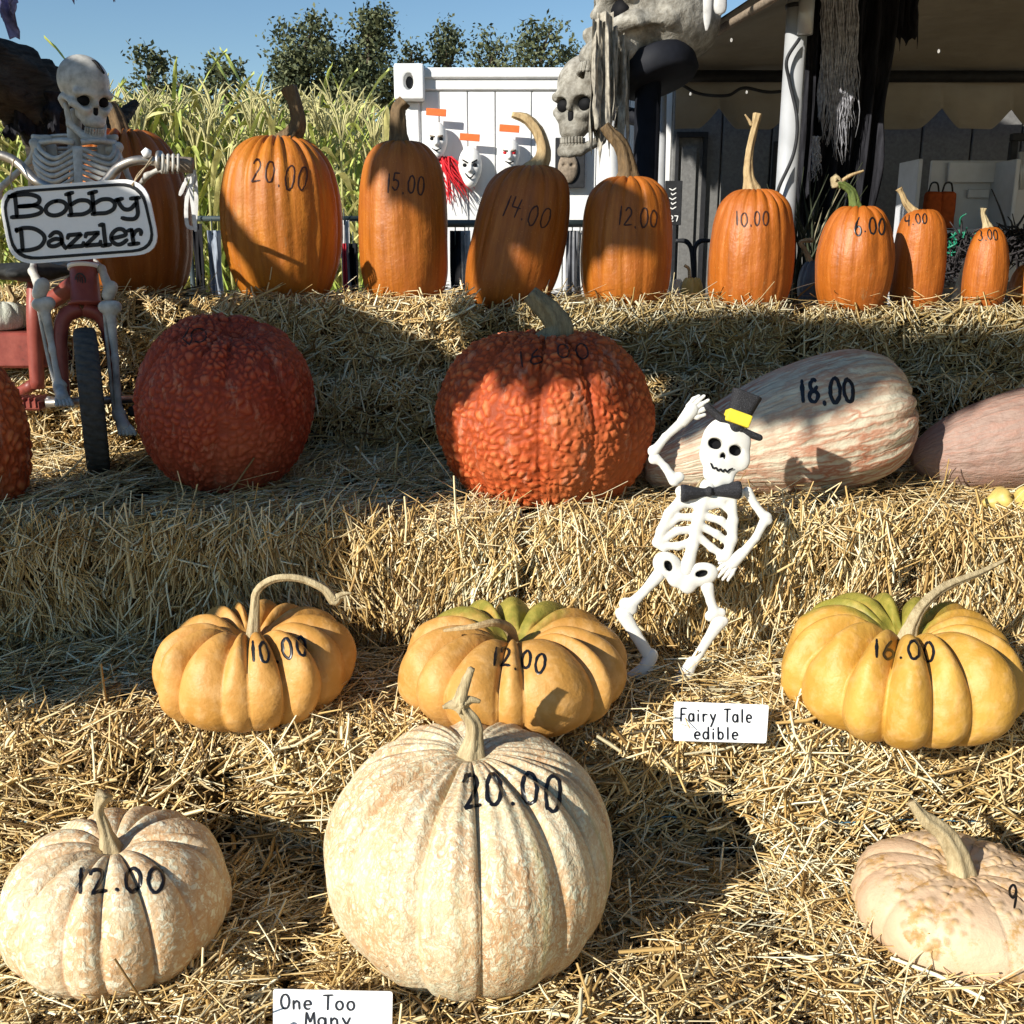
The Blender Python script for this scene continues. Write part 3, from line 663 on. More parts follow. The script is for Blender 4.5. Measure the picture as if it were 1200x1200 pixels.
pumpkin('carving_pumpkin', 'orange pumpkin marked 10.00 with long straight pale stem', (829, 932, 221), 3.38, Z4 - .012, 'block', CARVE[3], 18, .034, .5, 8, group=G4, stem=('tan', [(877, 205), (878, 178), (884, 150), (888, 133)], [.036, .016, .012, .0105, .010, .013], .2), prices=[(TS('10.00', 862, 248, 902, 248, 16, seed=5), 1.9, FADED)])
pumpkin('carving_pumpkin', 'squat orange pumpkin marked 6.00 with green hooked stem', (955, 1049, 241), 3.36, Z4 - .026, 'round', CARVE[3], 14, .026, .5, 9, group=G4, stem=('green', [(1000, 232), (995, 222), (985, 216), (981, 217)], [.028, .015, .012, .011, .012, .014], .2), prices=[(TS('6.00', 1001, 256, 1038, 256, 19, seed=6), 2.2)])
pumpkin('carving_pumpkin', 'small orange pumpkin marked 4.00 shaded on its left side', (1042, 1110, 245), 3.46, Z4 - .026, 'block', CARVE[3], 12, .012, .5, 10, group=G4, stem=('tan', [(1063, 240), (1057, 228), (1053, 221)], [.024, .011, .008, .007, .010], .2), prices=[(TS('4.00', 1060, 252, 1087, 251, 12, seed=7), 1.6)])
pumpkin('carving_pumpkin', 'smallest orange pumpkin marked 3.00 near the right edge', (1126, 1183, 266), 3.42, Z4 - .026, 'egg', CARVE[3], 12, .006, .5, 11, group=G4, stem=('pale', [(1154, 258), (1152, 250), (1153, 244)], [.022, .010, .007, .006, .009], .25), prices=[(TS('3.00', 1146, 271, 1169, 269, 12, seed=8), 1.5)], nt=110, nphi=60)
pumpkin('carving_pumpkin', 'orange pumpkin cut off by the right edge of the top bale', (1181, 1245, 310), 3.52, Z4 - .026, 'flat', CARVE[2], 12, .03, .5, 12, group=G4, nt=90, nphi=50)
WHITE = skin('white_gourd_skin', 'veined', c0=(.66, .62, .48), c1=(.80, .76, .62), vc=(.50, .50, .36), sc2=(.30, .36, .24), pc=(.7, .66, .45), vs=.3, ss=.3)
pumpkin('white_gourd', 'small white gourd leaning behind the 3.00 pumpkin', (1113, 1141, 295), 3.56, Z4 - .026, 'egg', WHITE, 10, .03, .5, 13, lean=(.2, 0), cat='gourd', nt=60, nphi=36)
SLATE = plain('slate_skin', (.11, .14, .17), .5, .35, .3, 18, .2)
pumpkin('slate_pumpkin', 'small blue grey pumpkin behind the 6.00 pumpkin', (934, 972, 305), 3.56, Z4 - .02, 'round', SLATE, 12, .06, .5, 14, nt=80, nphi=40, stem=('pale', [(944, 294), (938, 284), (952, 281)], [.014, .008, .006, .006, .008], .2))
YEL = plain('yellow_gourd_skin', (.58, .42, .12), .45, .35, .25, 25, .2)
pumpkin('yellow_gourd', 'small yellow gourd with white hooked stem beside the 12.00 pumpkin', (797, 824, 325), 3.55, Z4 - .012, 'flat', YEL, 10, .10, .5, 15, cat='gourd', nt=70, nphi=36, stem=('pale', [(808, 325), (807, 315), (802, 311)], [.010, .006, .005, .005, .005], .1))
pumpkin('white_gourd', 'small cream gourd beside the little yellow gourd', (783, 801, 327), 3.57, Z4 - .010, 'flat', WHITE, 9, .10, .5, 16, cat='gourd', nt=60, nphi=32)
# third step
WA = skin('dark_warty_skin', 'warty', c0=(.36, .050, .020), c1=(.50, .12, .05)); WB = skin('bright_warty_skin', 'warty', c0=(.46, .075, .016), c1=(.62, .19, .06))
GW = 'warty red pumpkins on the third step'
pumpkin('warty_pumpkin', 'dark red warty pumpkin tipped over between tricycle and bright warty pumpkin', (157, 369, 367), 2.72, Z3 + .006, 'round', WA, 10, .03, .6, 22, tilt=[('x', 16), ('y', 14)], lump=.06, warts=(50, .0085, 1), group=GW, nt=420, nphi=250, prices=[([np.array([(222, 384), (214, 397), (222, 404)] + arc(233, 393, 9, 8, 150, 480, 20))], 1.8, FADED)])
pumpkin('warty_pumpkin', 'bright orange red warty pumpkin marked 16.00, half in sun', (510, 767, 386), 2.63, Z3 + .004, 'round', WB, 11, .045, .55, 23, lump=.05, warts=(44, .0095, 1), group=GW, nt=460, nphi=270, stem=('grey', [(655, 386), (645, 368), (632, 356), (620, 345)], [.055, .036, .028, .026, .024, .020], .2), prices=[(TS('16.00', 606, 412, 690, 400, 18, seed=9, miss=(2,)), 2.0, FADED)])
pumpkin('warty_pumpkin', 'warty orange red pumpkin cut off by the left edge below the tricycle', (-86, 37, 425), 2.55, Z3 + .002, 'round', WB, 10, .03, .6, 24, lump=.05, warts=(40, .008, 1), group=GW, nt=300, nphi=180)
SQ = skin('pink_streaked_skin', 'veined', c0=(.50, .43, .31), c1=(.66, .60, .45), vc=(.42, .16, .085), sc=(58, 6, 1), warp=1.3, vw=.22, vs=1.0, st=(60, 2.2, 1), ss=.9, sc2=(.42, .20, .12), pc=(.50, .33, .23), pk=.2)
SQ2 = skin('smooth_pink_skin', 'veined', c0=(.26, .165, .13), c1=(.35, .24, .19), vc=(.40, .17, .11), sc=(26, 6, 1), warp=1.6, vs=.4, st=(40, 1.5, 1), ss=.35, sc2=(.40, .19, .13), pc=(.36, .27, .215), pk=.4)
pumpkin('pink_squash', 'big pink streaked squash marked 18.00 lying behind the top-hatted skeleton', (752, 1077, 409), 2.66, Z3 + .004, 'eggside', SQ, 16, .028, .6, 25, tilt=[('y', 76), ('z', 4)], lump=.04, cat='squash', group='pink squashes lying on the third step', nt=160, nphi=120, prices=[(TS('18.00', 937, 447, 1000, 443, 27, seed=10), 4.6)])
pumpkin('pink_squash', 'smooth pink squash cut off by the right edge of the third step', (1066, 1380, 440), 2.70, Z3 + .004, 'oval', SQ2, 14, .014, .6, 26, tilt=[('y', 78), ('z', -4)], lump=.03, cat='squash', group='pink squashes lying on the third step', nt=120, nphi=90)
pumpkin('yellow_gourd', 'small pale yellow gourd in the straw under the right pink squash', (1150, 1187, 570), 2.42, Z3 + .01, 'banana', YEL, 8, .08, .5, 27, tilt=[('y', 82)], cat='gourd', nt=60, nphi=40)
pumpkin('yellow_gourd', 'yellow gourd at the right edge of the third step', (1185, 1230, 569), 2.42, Z3 + .01, 'round', YEL, 10, .05, .5, 28, cat='gourd', nt=60, nphi=40)
# second step
FA = skin('yellow_orange_skin', 'fairy', c=(.56, .262, .046)); FB = skin('green_topped_skin', 'fairy', c=(.52, .248, .044), green=1.8); FC = skin('golden_skin', 'fairy', c=(.54, .275, .036), green=1.7)
GF = 'flat ribbed yellow pumpkins on the second step'
pumpkin('ribbed_pumpkin', 'flat ribbed yellow orange pumpkin marked 10.00 with hooked stem', (178, 418, 702), 2.04, Z2 + .004, 'flat', FA, 14, .17, .75, 33, group=GF, lump=.09, nt=260, nphi=110, stem=('pale', [(299, 715), (302, 692), (322, 678), (352, 678), (380, 690), (392, 704), (400, 698)], [.018, .010, .0078, .0075, .0075, .0075, .009, .012, .003], .15), prices=[(TS('10.00', 293, 752, 360, 747, 24, seed=11), 3.4)])
pumpkin('ribbed_pumpkin', 'flat ribbed pumpkin marked 12.00 with green top and lying stem', (466, 735, 699), 2.05, Z2 + .002, 'flat', FB, 14, .17, .75, 35, group=GF, lump=.09, nt=260, nphi=110, stem=('tan', [(600, 742, -.02), (582, 730, -.08), (556, 734, -.10), (520, 739, -.08)], [.018, .011, .009, .007, .005, .003], .15), prices=[(TS('12.00', 579, 758, 641, 766, 22, seed=12), 3.2)])
pumpkin('ribbed_pumpkin', 'golden ribbed pumpkin marked 16.00 with long slanting stem', (915, 1203, 694), 1.99, Z2 + .006, 'flat', FC, 15, .16, .75, 37, group=GF, lump=.09, nt=280, nphi=110, stem=('pale', [(1068, 732), (1082, 708, .02), (1108, 687, .05), (1150, 670, .08), (1180, 655, .1)], [.026, .013, .0105, .009, .006, .003], .18), prices=[(TS('16.00', 1024, 751, 1097, 752, 22, seed=13), 3.4)])
# front row
CR = skin('cream_speckled_skin', 'mottled', c0=(.60, .565, .37), c1=(.75, .73, .55), vc=(.48, .27, .13), osc=(52, 52, 34), vw=.075, vs=1.0, st=(46, 1.4, 1), ss=.6, sc2=(.34, .33, .16), pc=(.56, .36, .17), pk=.22, blot=.32, gc=(.46, .25, .09))
PK = skin('pale_pink_skin', 'mottled', c0=(.63, .57, .38), c1=(.78, .75, .57), vc=(.50, .26, .10), osc=(34, 34, 30), vw=.06, vs=.8, st=(30, 2, 1), ss=.35, sc2=(.52, .29, .12), pc=(.52, .29, .12), pk=.25, blot=.6, gc=(.46, .20, .08))
PE = skin('peach_skin', 'peach')
GC = 'pale pumpkins in the front row'
pumpkin('cream_pumpkin', 'big cream pumpkin with salmon veins marked 20.00, front centre', (379, 719, 843), 1.665, Z1 + .004, 'big', CR, 13, .055, .4, 43, group=GC, lump=.035, nt=320, nphi=160, sub=.010, stem=('pale', [(556, 852), (544, 833), (538, 822)], [.030, .014, .011, .010, .013], .22), prices=[(TS('20.00', 541, 911, 659, 907, 40, seed=14), 4.6)])
pumpkin('cream_pumpkin', 'pale pink ribbed pumpkin marked 12.00 at the lower left', (-4, 272, 944), 1.635, Z1 + .004, 'soft', PK, 14, .075, .42, 44, group=GC, lump=.04, nt=280, nphi=120, stem=('pale', [(122, 968), (116, 948), (122, 930)], [.026, .0095, .0075, .008, .014], .22), prices=[(TS('12.00', 90, 1019, 193, 1017, 28, seed=15), 4.6)])
pumpkin('cream_pumpkin', 'warty peach pumpkin with thick curved stem at the lower right', (999, 1262, 974), 1.66, Z1 + .010, 'soft', PE, 12, .045, .5, 45, group=GC, lump=.05, warts=(50, .0065, .54), nt=320, nphi=150, stem=('pale', [(1122, 1004), (1105, 975), (1082, 958), (1068, 940)], [.030, .020, .017, .014, .011, .007], .2), prices=[(TS('9', 1182, 1036, 1194, 1036, 24, seed=16), 3.0)])
# broken branching stem ends on the cream pumpkin, curled ends on others
def twig(label, pts, rad, mat, Y):
    V, F = tube(np.array([at(p[0], p[1], Y if len(p) < 3 else Y + p[2]) for p in pts]), rad, 10, 14, .15, 5, jit=.05); return part('stem_tip', V, F, stem_mat(mat), PUMPS[label]['root'], True)
L_ = 'big cream pumpkin with salmon veins marked 20.00, front centre'; ys = PUMPS[L_]['top'][1]
twig(L_, [(541, 828), (530, 826), (519, 829)], [.014, .008, .003], 'pale', ys); twig(L_, [(540, 826), (551, 820), (563, 822)], [.012, .007, .003], 'pale', ys); twig(L_, [(538, 825), (545, 803), (553, 783)], [.012, .009, .006], 'pale', ys)
L_ = 'flat ribbed yellow orange pumpkin marked 10.00 with hooked stem'; ys = PUMPS[L_]['top'][1]
twig(L_, [(392, 702), (402, 696), (412, 695)], [.009, .005, .002], 'pale', ys); twig(L_, [(394, 702), (404, 700), (405, 716)], [.007, .003, .002], 'pale', ys)
L_ = 'squat orange pumpkin marked 6.00 with green hooked stem'; ys = PUMPS[L_]['top'][1]
twig(L_, [(984, 216), (979, 210), (979, 220)], [.012, .014, .010], 'pale', ys); twig(L_, [(983, 215), (996, 206), (1012, 200)], [.006, .005, .003], 'tan', ys)
L_ = 'orange pumpkin marked 10.00 with long straight pale stem'; ys = PUMPS[L_]['top'][1]
twig(L_, [(881, 147), (877, 140), (873, 134)], [.006, .004, .002], 'tan', ys)
# ------------------------------------------------------------------ shared prop materials
BONE = NM('aged_bone_plastic', .45, .4); _v = BONE.obj(); _n = BONE.noise(_v, 26, 5, .65); _n2 = BONE.noise(_v, 7, 3)
BONE.col(BONE.mix(BONE.ramp(_n2, [(.4, 0), (.7, .6)]), BONE.ramp(_n, [(.3, (.22, .21, .18)), (.6, (.52, .50, .45))]), (.58, .55, .49))); BONE.bump(_n, .35, .004); BONE = BONE.m
BLACK = plain('black_socket_paint', (.006, .006, .007), .7, .15, .2)
WPL = NM('white_moulded_plastic', .4, .4); _v = WPL.obj(); WPL.col(WPL.ramp(WPL.noise(_v, 18, 4), [(.3, (.62, .61, .56)), (.7, (.76, .75, .70))])); WPL.bump(WPL.noise(_v, 60, 3), .12, .003); WPL = WPL.m
GLIT = NM('black_glitter_felt', .75, .35); _v = GLIT.obj(); _vo = GLIT.vor(_v, 520); GLIT.col(GLIT.ramp(_vo, [(.06, (.30, .30, .32)), (.18, (.022, .022, .026)), (1, (.012, .012, .014))])); GLIT.bump(_vo, .5, .002); GLIT = GLIT.m
YBAND = plain('yellow_felt', (.78, .62, .05), .7, .2, .15, 90)
RED = NM('faded_red_paint', .45, .4); _v = RED.obj(); _n = RED.noise(_v, 22, 5, .65)
RED.col(RED.ramp(_n, [(.28, (.07, .028, .018)), (.40, (.21, .040, .028)), (.75, (.31, .075, .052))])); RED.bump(_n, .2, .003); RED = RED.m
RUBBER = plain('black_rubber', (.022, .022, .021), .75, .25, .35, 60, .2); TYRE = plain('dusty_tyre_rubber', (.075, .07, .062), .8, .2, .3, 60, .2)
CHROME = plain('tarnished_chrome', (.42, .38, .33), .38, .5, .3, 40, .2, .85); GREY = plain('grey_cloth_tape', (.24, .19, .14), .8, .2, .3, 90, .4)
SIGNW = NM('painted_sign_white', .5, .35); _v = SIGNW.obj(); _n = SIGNW.noise(_v, 60, 5, .7); SIGNW.col(SIGNW.ramp(_n, [(.27, (.40, .38, .34)), (.36, (.84, .84, .84)), (.7, (.88, .88, .88))])); SIGNW = SIGNW.m
SIGNB = plain('sign_black_paint', (.010, .011, .014), .5, .3, .3, 40); STRING = plain('jute_string', (.38, .29, .18), .8, .2, .3, 120)
CARD = plain('white_card', (.82, .82, .80), .6, .25, .05, 30)
# ------------------------------------------------------------------ writing on a flat plane facing the viewer
def plane_write(root, name, strokes, wpx, mat, fn, lift=.0012, joined=True, st=1.2):
    mb = MB()
    for s in strokes:
        q = resample(s, st); T = np.gradient(q, axis=0); T /= np.linalg.norm(T, axis=1, keepdims=True) + 1e-9; B = np.stack([-T[:, 1], T[:, 0]], 1)
        q[0] -= T[0] * wpx * .35; q[-1] += T[-1] * wpx * .35; w = np.full(len(q), wpx / 2); w[0] *= .6; w[-1] *= .6
        V = np.array([[fn(*(q[i] + B[i] * w[i] * t), lift) for t in (-1, 1)] for i in range(len(q))]).reshape(-1, 3)
        mb.add(V, [(2 * i, 2 * i + 1, 2 * i + 3, 2 * i + 2) for i in range(len(q) - 1)])
    return mb.build(name, mat, root, False)
def smooth(pts, n=24): return spline(np.array(pts, float), n)
def rrect(c, r, n=7):
    c = np.array(c, float); out = []
    for i in range(4):
        p, a, b = c[i], c[i - 1], c[(i + 1) % 4]; u = (a - p) / np.linalg.norm(a - p); v = (b - p) / np.linalg.norm(b - p)
        for t in np.linspace(0, 1, n): out.append((1 - t) ** 2 * (p + u * r) + 2 * t * (1 - t) * p + t * t * (p + v * r))
    return np.array(out)
def slab(out, fn, t):
    n = len(out); A = [fn(*p, 0) for p in out]; B = [fn(*p, -t) for p in out]
    return np.array(A + B), [tuple(range(n)), tuple(range(2 * n - 1, n - 1, -1))] + [(i, n + i, n + (i + 1) % n, (i + 1) % n) for i in range(n)]
# ------------------------------------------------------------------ skulls
def skull_parts(c, w, R, h, root, mat, jaw=True, jaw_open=0.0, cracks=0.0, sock=True, seed=0, dome=False):
    c = np.array(c, float); S = np.array([1, 1, 1.0]) * w
    def loc(V): return (np.asarray(V) * S) @ R.T + c
    def f(P):
        d = sd_ell(P, (0, .12, .30), (.50, .62, .52)); ax = P * np.array([1, 1, 1]); M = P.copy(); M[..., 0] = np.abs(M[..., 0])
        d = smin(d, sd_box(P, (0, -.26, -.10), (.29, .22, .34), .14), .16)
        d = smin(d, sd_caps(M, (.40, -.24, -.09), (.20, -.46, -.18), .085), .08); d = smin(d, sd_caps(M, (.40, -.26, -.09), (.46, .08, -.02), .05), .05)
        d = smin(d, sd_caps(M, (.06, -.45, .13), (.36, -.36, .13), .07), .09); d = smin(d, sd_ell(P, (0, -.40, -.42), (.24, .19, .15)), .08)
        d = smin(d, sd_caps(P, (0, -.44, .10), (0, -.53, -.06), .05), .06); d = smin(d, sd_ell(P, (0, .22, .12), (.50, .58, .44)), .1) if dome else smin(d, sd_caps(M, (.44, .14, -.10), (.38, .10, -.22), .08), .08)
        d = smax(d, -sd_ell(M, (.205, -.52, -.01), (.145, .26, .125)), .04); d = smax(d, -sd_caps(M, (.0, -.62, -.12), (.06, -.58, -.25), .055), .03)
        d = smax(d, -sd_ell(M, (.60, -.20, .06), (.15, .22, .22)), .08)
        if cracks: d = d + cracks * (.55 * fbm(P * 9, 3, seed) + .8 * sstep(.05, .0, np.abs(fbm(P * 4.5, 3, seed + 4))))
        return d
    V, F = surfnet(f, (-.62, -.72, -.66), (.62, .84, .92), h); sk = part('cranium', loc(V), F, mat, root, True)
    if sock:
        for s in (-1, 1):
            V, F = surfnet(lambda P: sd_ell(P, (s * .205, -.34, -.01), (.135, .10, .115)), (s * .205 - .2, -.5, -.2), (s * .205 + .2, -.2, .2), .03); part('eye_socket', loc(V), F, BLACK, sk, True)
        V, F = surfnet(lambda P: sd_caps(P, (0, -.44, -.13), (0, -.44, -.24), .07), (-.15, -.6, -.4), (.15, -.3, 0), .025); part('nose_hollow', loc(V), F, BLACK, sk, True)
    def teeth(z, up, yoff=0.0):
        mb = MB()
        for i in range(10):
            a = (i - 4.5) / 4.5 * 1.15; p = np.array([.215 * math.sin(a), -.385 - .185 * math.cos(a) + yoff, z]); q = np.array([.022, .022, .052])
            V, F = boxmesh(-q, q, .012); mb.add(loc(V @ rot('z', -math.degrees(a) * -1).T + p), F)
        return mb
    tag(teeth(-.565, True).build('upper_teeth', mat, sk), kind='stuff')
    if jaw:
        o = jaw_open
        def g(P):
            M = P.copy(); M[..., 0] = np.abs(M[..., 0])
            d = sd_caps(M, (.40, .04, -.20), (.35, -.08, -.58 - o * .5), .055, .075); d = smin(d, sd_caps(M, (.35, -.08, -.58 - o * .5), (.17, -.46, -.78 - o), .075, .085), .06)
            d = smin(d, sd_caps(M, (.17, -.46, -.78 - o), (0, -.52, -.80 - o), .085, .095), .05); return smin(d, sd_ell(P, (0, -.40, -.71 - o), (.21, .17, .07)), .05)
        V, F = surfnet(g, (-.6, -.75, -1.0 - o), (.6, .25, -.05), h); jw = part('jaw', loc(V), F, mat, root, True)
        tag(teeth(-.66 - o, False, .012).build('lower_teeth', mat, jw), kind='stuff')
    return sk
# ------------------------------------------------------------------ tricycle
WC = atz(116, 553, Z3 + .004); WR = .205; HUB = WC + np.array([0, 0, WR]); TY = WC[1]
YW = rot('z', 22.5)
def yaw(P): return (np.asarray(P, float) - WC) @ YW.T + WC
tr = thing('tricycle', WC, 'old faded red tricycle with black front tyre on the third step', 'tricycle')
n, m = 504, 30; ph = np.linspace(0, 2 * math.pi, n, endpoint=False); q = np.linspace(0, 2 * math.pi, m, endpoint=False)
PH, Q = np.meshgrid(ph, q, indexing='ij'); sx = np.sign(np.cos(Q)) * np.abs(np.cos(Q)) ** .55 * .031; sr = np.sign(np.sin(Q)) * np.abs(np.sin(Q)) ** .6 * .026
tread = .004 * (np.sin(PH * 44 + sx * 110) > .45) * (np.sin(Q) > .45)
rr_ = WR - .026 + sr - tread
V = np.stack([HUB[0] + sx, HUB[1] - np.cos(PH) * rr_, HUB[2] + np.sin(PH) * rr_], -1).reshape(-1, 3)
i, j = np.meshgrid(np.arange(n), np.arange(m), indexing='ij'); a = (i * m + j).ravel(); b = (((i + 1) % n) * m + j).ravel(); c = (((i + 1) % n) * m + (j + 1) % m).ravel(); d = (i * m + (j + 1) % m).ravel()
wh = part('front_wheel', yaw(V), np.stack([a, d, c, b], 1), TYRE, tr, True)
V, F = tube([HUB + np.array([-.025, 0, 0]), HUB + np.array([.025, 0, 0])], WR - .05, 48); part('rim', yaw(V), F, CHROME, wh, False)
V, F = tube([HUB + np.array([-.12, 0, 0]), HUB + np.array([.12, 0, 0])], .012, 12); part('hub_axle', yaw(V), F, CHROME, wh, True)
mb = MB(); cr = HUB + np.array([0, .03, WR + .045])
for s in (-1, 1):
    P = [HUB + np.array([s * .068, .0, -.01]), HUB + np.array([s * .066, .008, .10]), HUB + np.array([s * .062, .018, WR - .02]), HUB + np.array([s * .045, .026, WR + .030]), cr + np.array([s * .004, 0, .005])]
    V, F = tube(P, [.013, .016, .019, .021, .022], 14, 24, flat=1.25); part('fork_blade', yaw(V), F, RED, tr, True)
hb, ht = cr + np.array([0, .0, .012]), cr + np.array([-.008, .03, .128])
V, F = tube([hb, hb + (ht - hb) * .06, hb + (ht - hb) * .1, hb + (ht - hb) * .95, ht], [.046, .048, .040, .037, .037], 24); hd = part('head_tube', V, F, RED, tr, True)
V, F = tube([hb + (ht - hb) * .86, hb + (ht - hb) * .95], .043, 24); part('collar', V, F, SIGNW, hd, True)
V, F = tube([ht - np.array([0, 0, .01]), ht + np.array([-.008, .03, .16])], .026, 16); part('steering_column', V, F, RED, tr, True)
# round badge on the head tube with worn lettering below
bc = hb + (ht - hb) * .62 + np.array([.004, -.0405, 0])
def badge_ring(r, w, z, n=28):
    V = []; F = []
    for k in range(n):
        t = 2 * math.pi * k / n
        for q_ in (r - w, r): 
            x = q_ * math.cos(t); V.append(bc + np.array([x, x * x / .08 + z, q_ * math.sin(t) * 1.25]))
    return np.array(V), [(2 * k, 2 * k + 1, (2 * k + 3) % (2 * n), (2 * k + 2) % (2 * n)) for k in range(n)]
V, F = badge_ring(.0155, .0035, 0); part('badge_ring', V, F, SIGNB, hd)
mb = MB()
for x, z0, z1 in ((-.006, -.010, .008), (0, -.012, .012), (.006, -.010, .008)): mb.box(bc + np.array([x - .0014, -.0008, z0]), bc + np.array([x + .0014, .0006, z1]))
for k in range(5): mb.box(bc + np.array([-.017 + k * .0075, -.0004 + (k - 2) ** 2 * .0012, -.035]), bc + np.array([-.0125 + k * .0075, .0012 + (k - 2) ** 2 * .0012, -.027]))
tag(mb.build('badge_lettering', SIGNB, hd), kind='stuff')
# handlebar
hy = TY + .04; bar = [at(-70, 196, hy), at(-30, 182, hy), at(0, 182, hy), at(22, 192, hy), at(45, 214, hy - .02), at(85, 226, hy - .01), at(118, 217, hy - .02), at(138, 197, hy), at(160, 188, hy + .005), at(188, 190, hy + .02)]
V, F = tube(bar, .0125, 12, 70); hbar = part('handlebar', V, F, CHROME, tr, True)
V, F = tube([at(183, 190, hy + .02), at(205, 192, hy + .025), at(226, 194, hy + .03)], [.019, .020, .020], 16, 14, .05, 8); grip = part('grip', V, F, GREY, tr, True)
V, F = tube([at(186, 190, hy + .02), at(190, 190, hy + .02)], .030, 18); part('grip_collar', V, F, CHROME, grip, True)
V, F = tube([at(167, 181, hy - .008), at(172, 179, hy - .006), at(177, 180, hy - .004)], [.008, .014, .008], 10); part('bell', V, F, SIGNW, hbar, True)
STRM = plain('silver_streamer', (.58, .57, .55), .45, .4, .2, 60)
for k, pp in enumerate([[(227, 200), (224, 222), (227, 250), (229, 270)], [(226, 200), (219, 210), (211, 228)], [(227, 201), (219, 232), (219, 262), (226, 268)], [(228, 201), (230, 235), (228, 268)]]):
    P = smooth([at(x, y, hy + .03 + .006 * k) for x, y in pp], 16); N = np.tile([0, -1.0, 0], (16, 1)); V, F = ribbon(P, N, .011); part('streamer', V, F, STRM, grip, True)
# saddle, frame and rear step
mb = MB(); sc = at(28, 318, TY + .22)
V, F = surfnet(lambda P: smin(sd_ell(P, (0, 0, 0), (.135, .12, .026)), sd_ell(P, (.06, -.1, -.004), (.05, .10, .02)), .03), (-.2, -.25, -.05), (.2, .2, .06), .008)
part('saddle', V + sc, F, RUBBER, tr, True)
fr = TY + .16
V, F = tube([hb + np.array([-.03, .02, .06]), at(60, 352, TY + .10), at(44, 356, fr)], [.026, .024, .022], 14, 12); part('frame_tube', V, F, RED, tr, True)
V, F = tube([at(41, 328, fr + .03), at(41, 365, fr), at(42, 410, fr), at(44, 455, fr)], [.022, .024, .022, .020], 14, 18); part('seat_tube', V, F, RED, tr, True)
p0, p1 = at(-70, 391, fr + .0), at(49, 433, fr + .0)
mb = MB(); mb.box((p0[0], fr + .03, p1[2]), (p1[0], fr + .27, p0[2]), .008); mb.build('rear_step', RED, tr)
rw = np.array([p0[0] + .06, fr + .2, Z3 + .105])
V, F = tube([rw + np.array([-.03, 0, 0]), rw + np.array([.03, 0, 0])], [.098, .098], 36); part('rear_wheel', V, F, TYRE, tr, False)
V, F = tube([at(40, 450, fr), at(10, 470, fr + .06), rw], [.018, .016, .014], 12, 12); part('rear_stay', V, F, RED, tr, True)
pc = np.array([HUB[0] - .16, HUB[1] - .03, HUB[2] - .0]); 
mb = MB(); mb.tube([HUB + np.array([-.10, 0, 0]), HUB + np.array([-.105, -.03, .01]), pc + np.array([.05, 0, 0])], .009, 10, 10); mb.build('crank', CHROME, tr, True)
pd = MB(); pd.box(pc + np.array([-.06, -.035, -.018]), pc + np.array([.045, .035, .012]), .006); pdo = pd.build('pedal', RED, tr)
for k in range(6):
    mb = MB(); mb.box(pc + np.array([-.055 + k * .0165, -.039, -.010]), pc + np.array([-.047 + k * .0165, .036, .019]), .003); mb.build('pedal_ridge', RED, pdo)
pc2 = HUB + np.array([.15, .02, -.03]); pd = MB(); pd.box(pc2 + np.array([-.05, -.03, -.014]), pc2 + np.array([.05, .03, .014]), .006); pd.build('pedal', RUBBER, tr)
V, F = tube([pc2 + np.array([-.035, -.034, 0]), pc2 + np.array([-.012, -.034, 0])], .011, 10); part('pedal_reflector', yaw(V), F, SIGNW, tr, True)
# pumpkins carried on the rear step
zst = p0[2]
STRP = skin('striped_white_skin', 'veined', c0=(.56, .55, .46), c1=(.70, .69, .60), vc=(.20, .26, .16), sc=(20, 4, 1), vs=.4, st=(26, .8, 1), ss=.8, sc2=(.12, .17, .10), pc=(.6, .6, .5))
pumpkin('striped_pumpkin', 'small white and green striped pumpkin on the tricycle step', (-28, 35, 353), fr + .13, zst + .001, 'round', STRP, 12, .05, .5, 51, nt=90, nphi=48, sink=.0, stem=('tan', [(16, 352), (12, 343), (8, 336)], [.016, .009, .007, .007, .009], .2))
# ------------------------------------------------------------------ hanging sign
SY = TY - .055
def sgn(px, py, lift=0.0): return at(px, py, SY) + np.array([0, -lift, 0])
sg = thing('hanging_sign', sgn(93, 308), 'white rounded sign with black border hung from the tricycle handlebar', 'sign')
quad = [(-4, 221), (170, 208), (189, 297), (13, 311)]
V, F = slab(rrect(quad, 30), sgn, .007); brd = part('board', V, F, SIGNW, sg, False)
def ring(qd, r, inset, w):
    c = np.mean(qd, 0); q1 = rrect(qd, r); s = lambda k: c + (q1 - c) * np.array([1 - k / 93, 1 - k / 46]); return s(inset), s(inset + w)
o1, o2 = ring(quad, 30, 4.0, 3.6); n = len(o1)
V = np.array([sgn(*p, .0012) for p in o1] + [sgn(*p, .0012) for p in o2]); part('border_line', V, [(i, (i + 1) % n, n + (i + 1) % n, n + i) for i in range(n)], SIGNB, sg, False)
T5 = lambda pts: [(x / 5, 160 + y / 5) for x, y in pts]
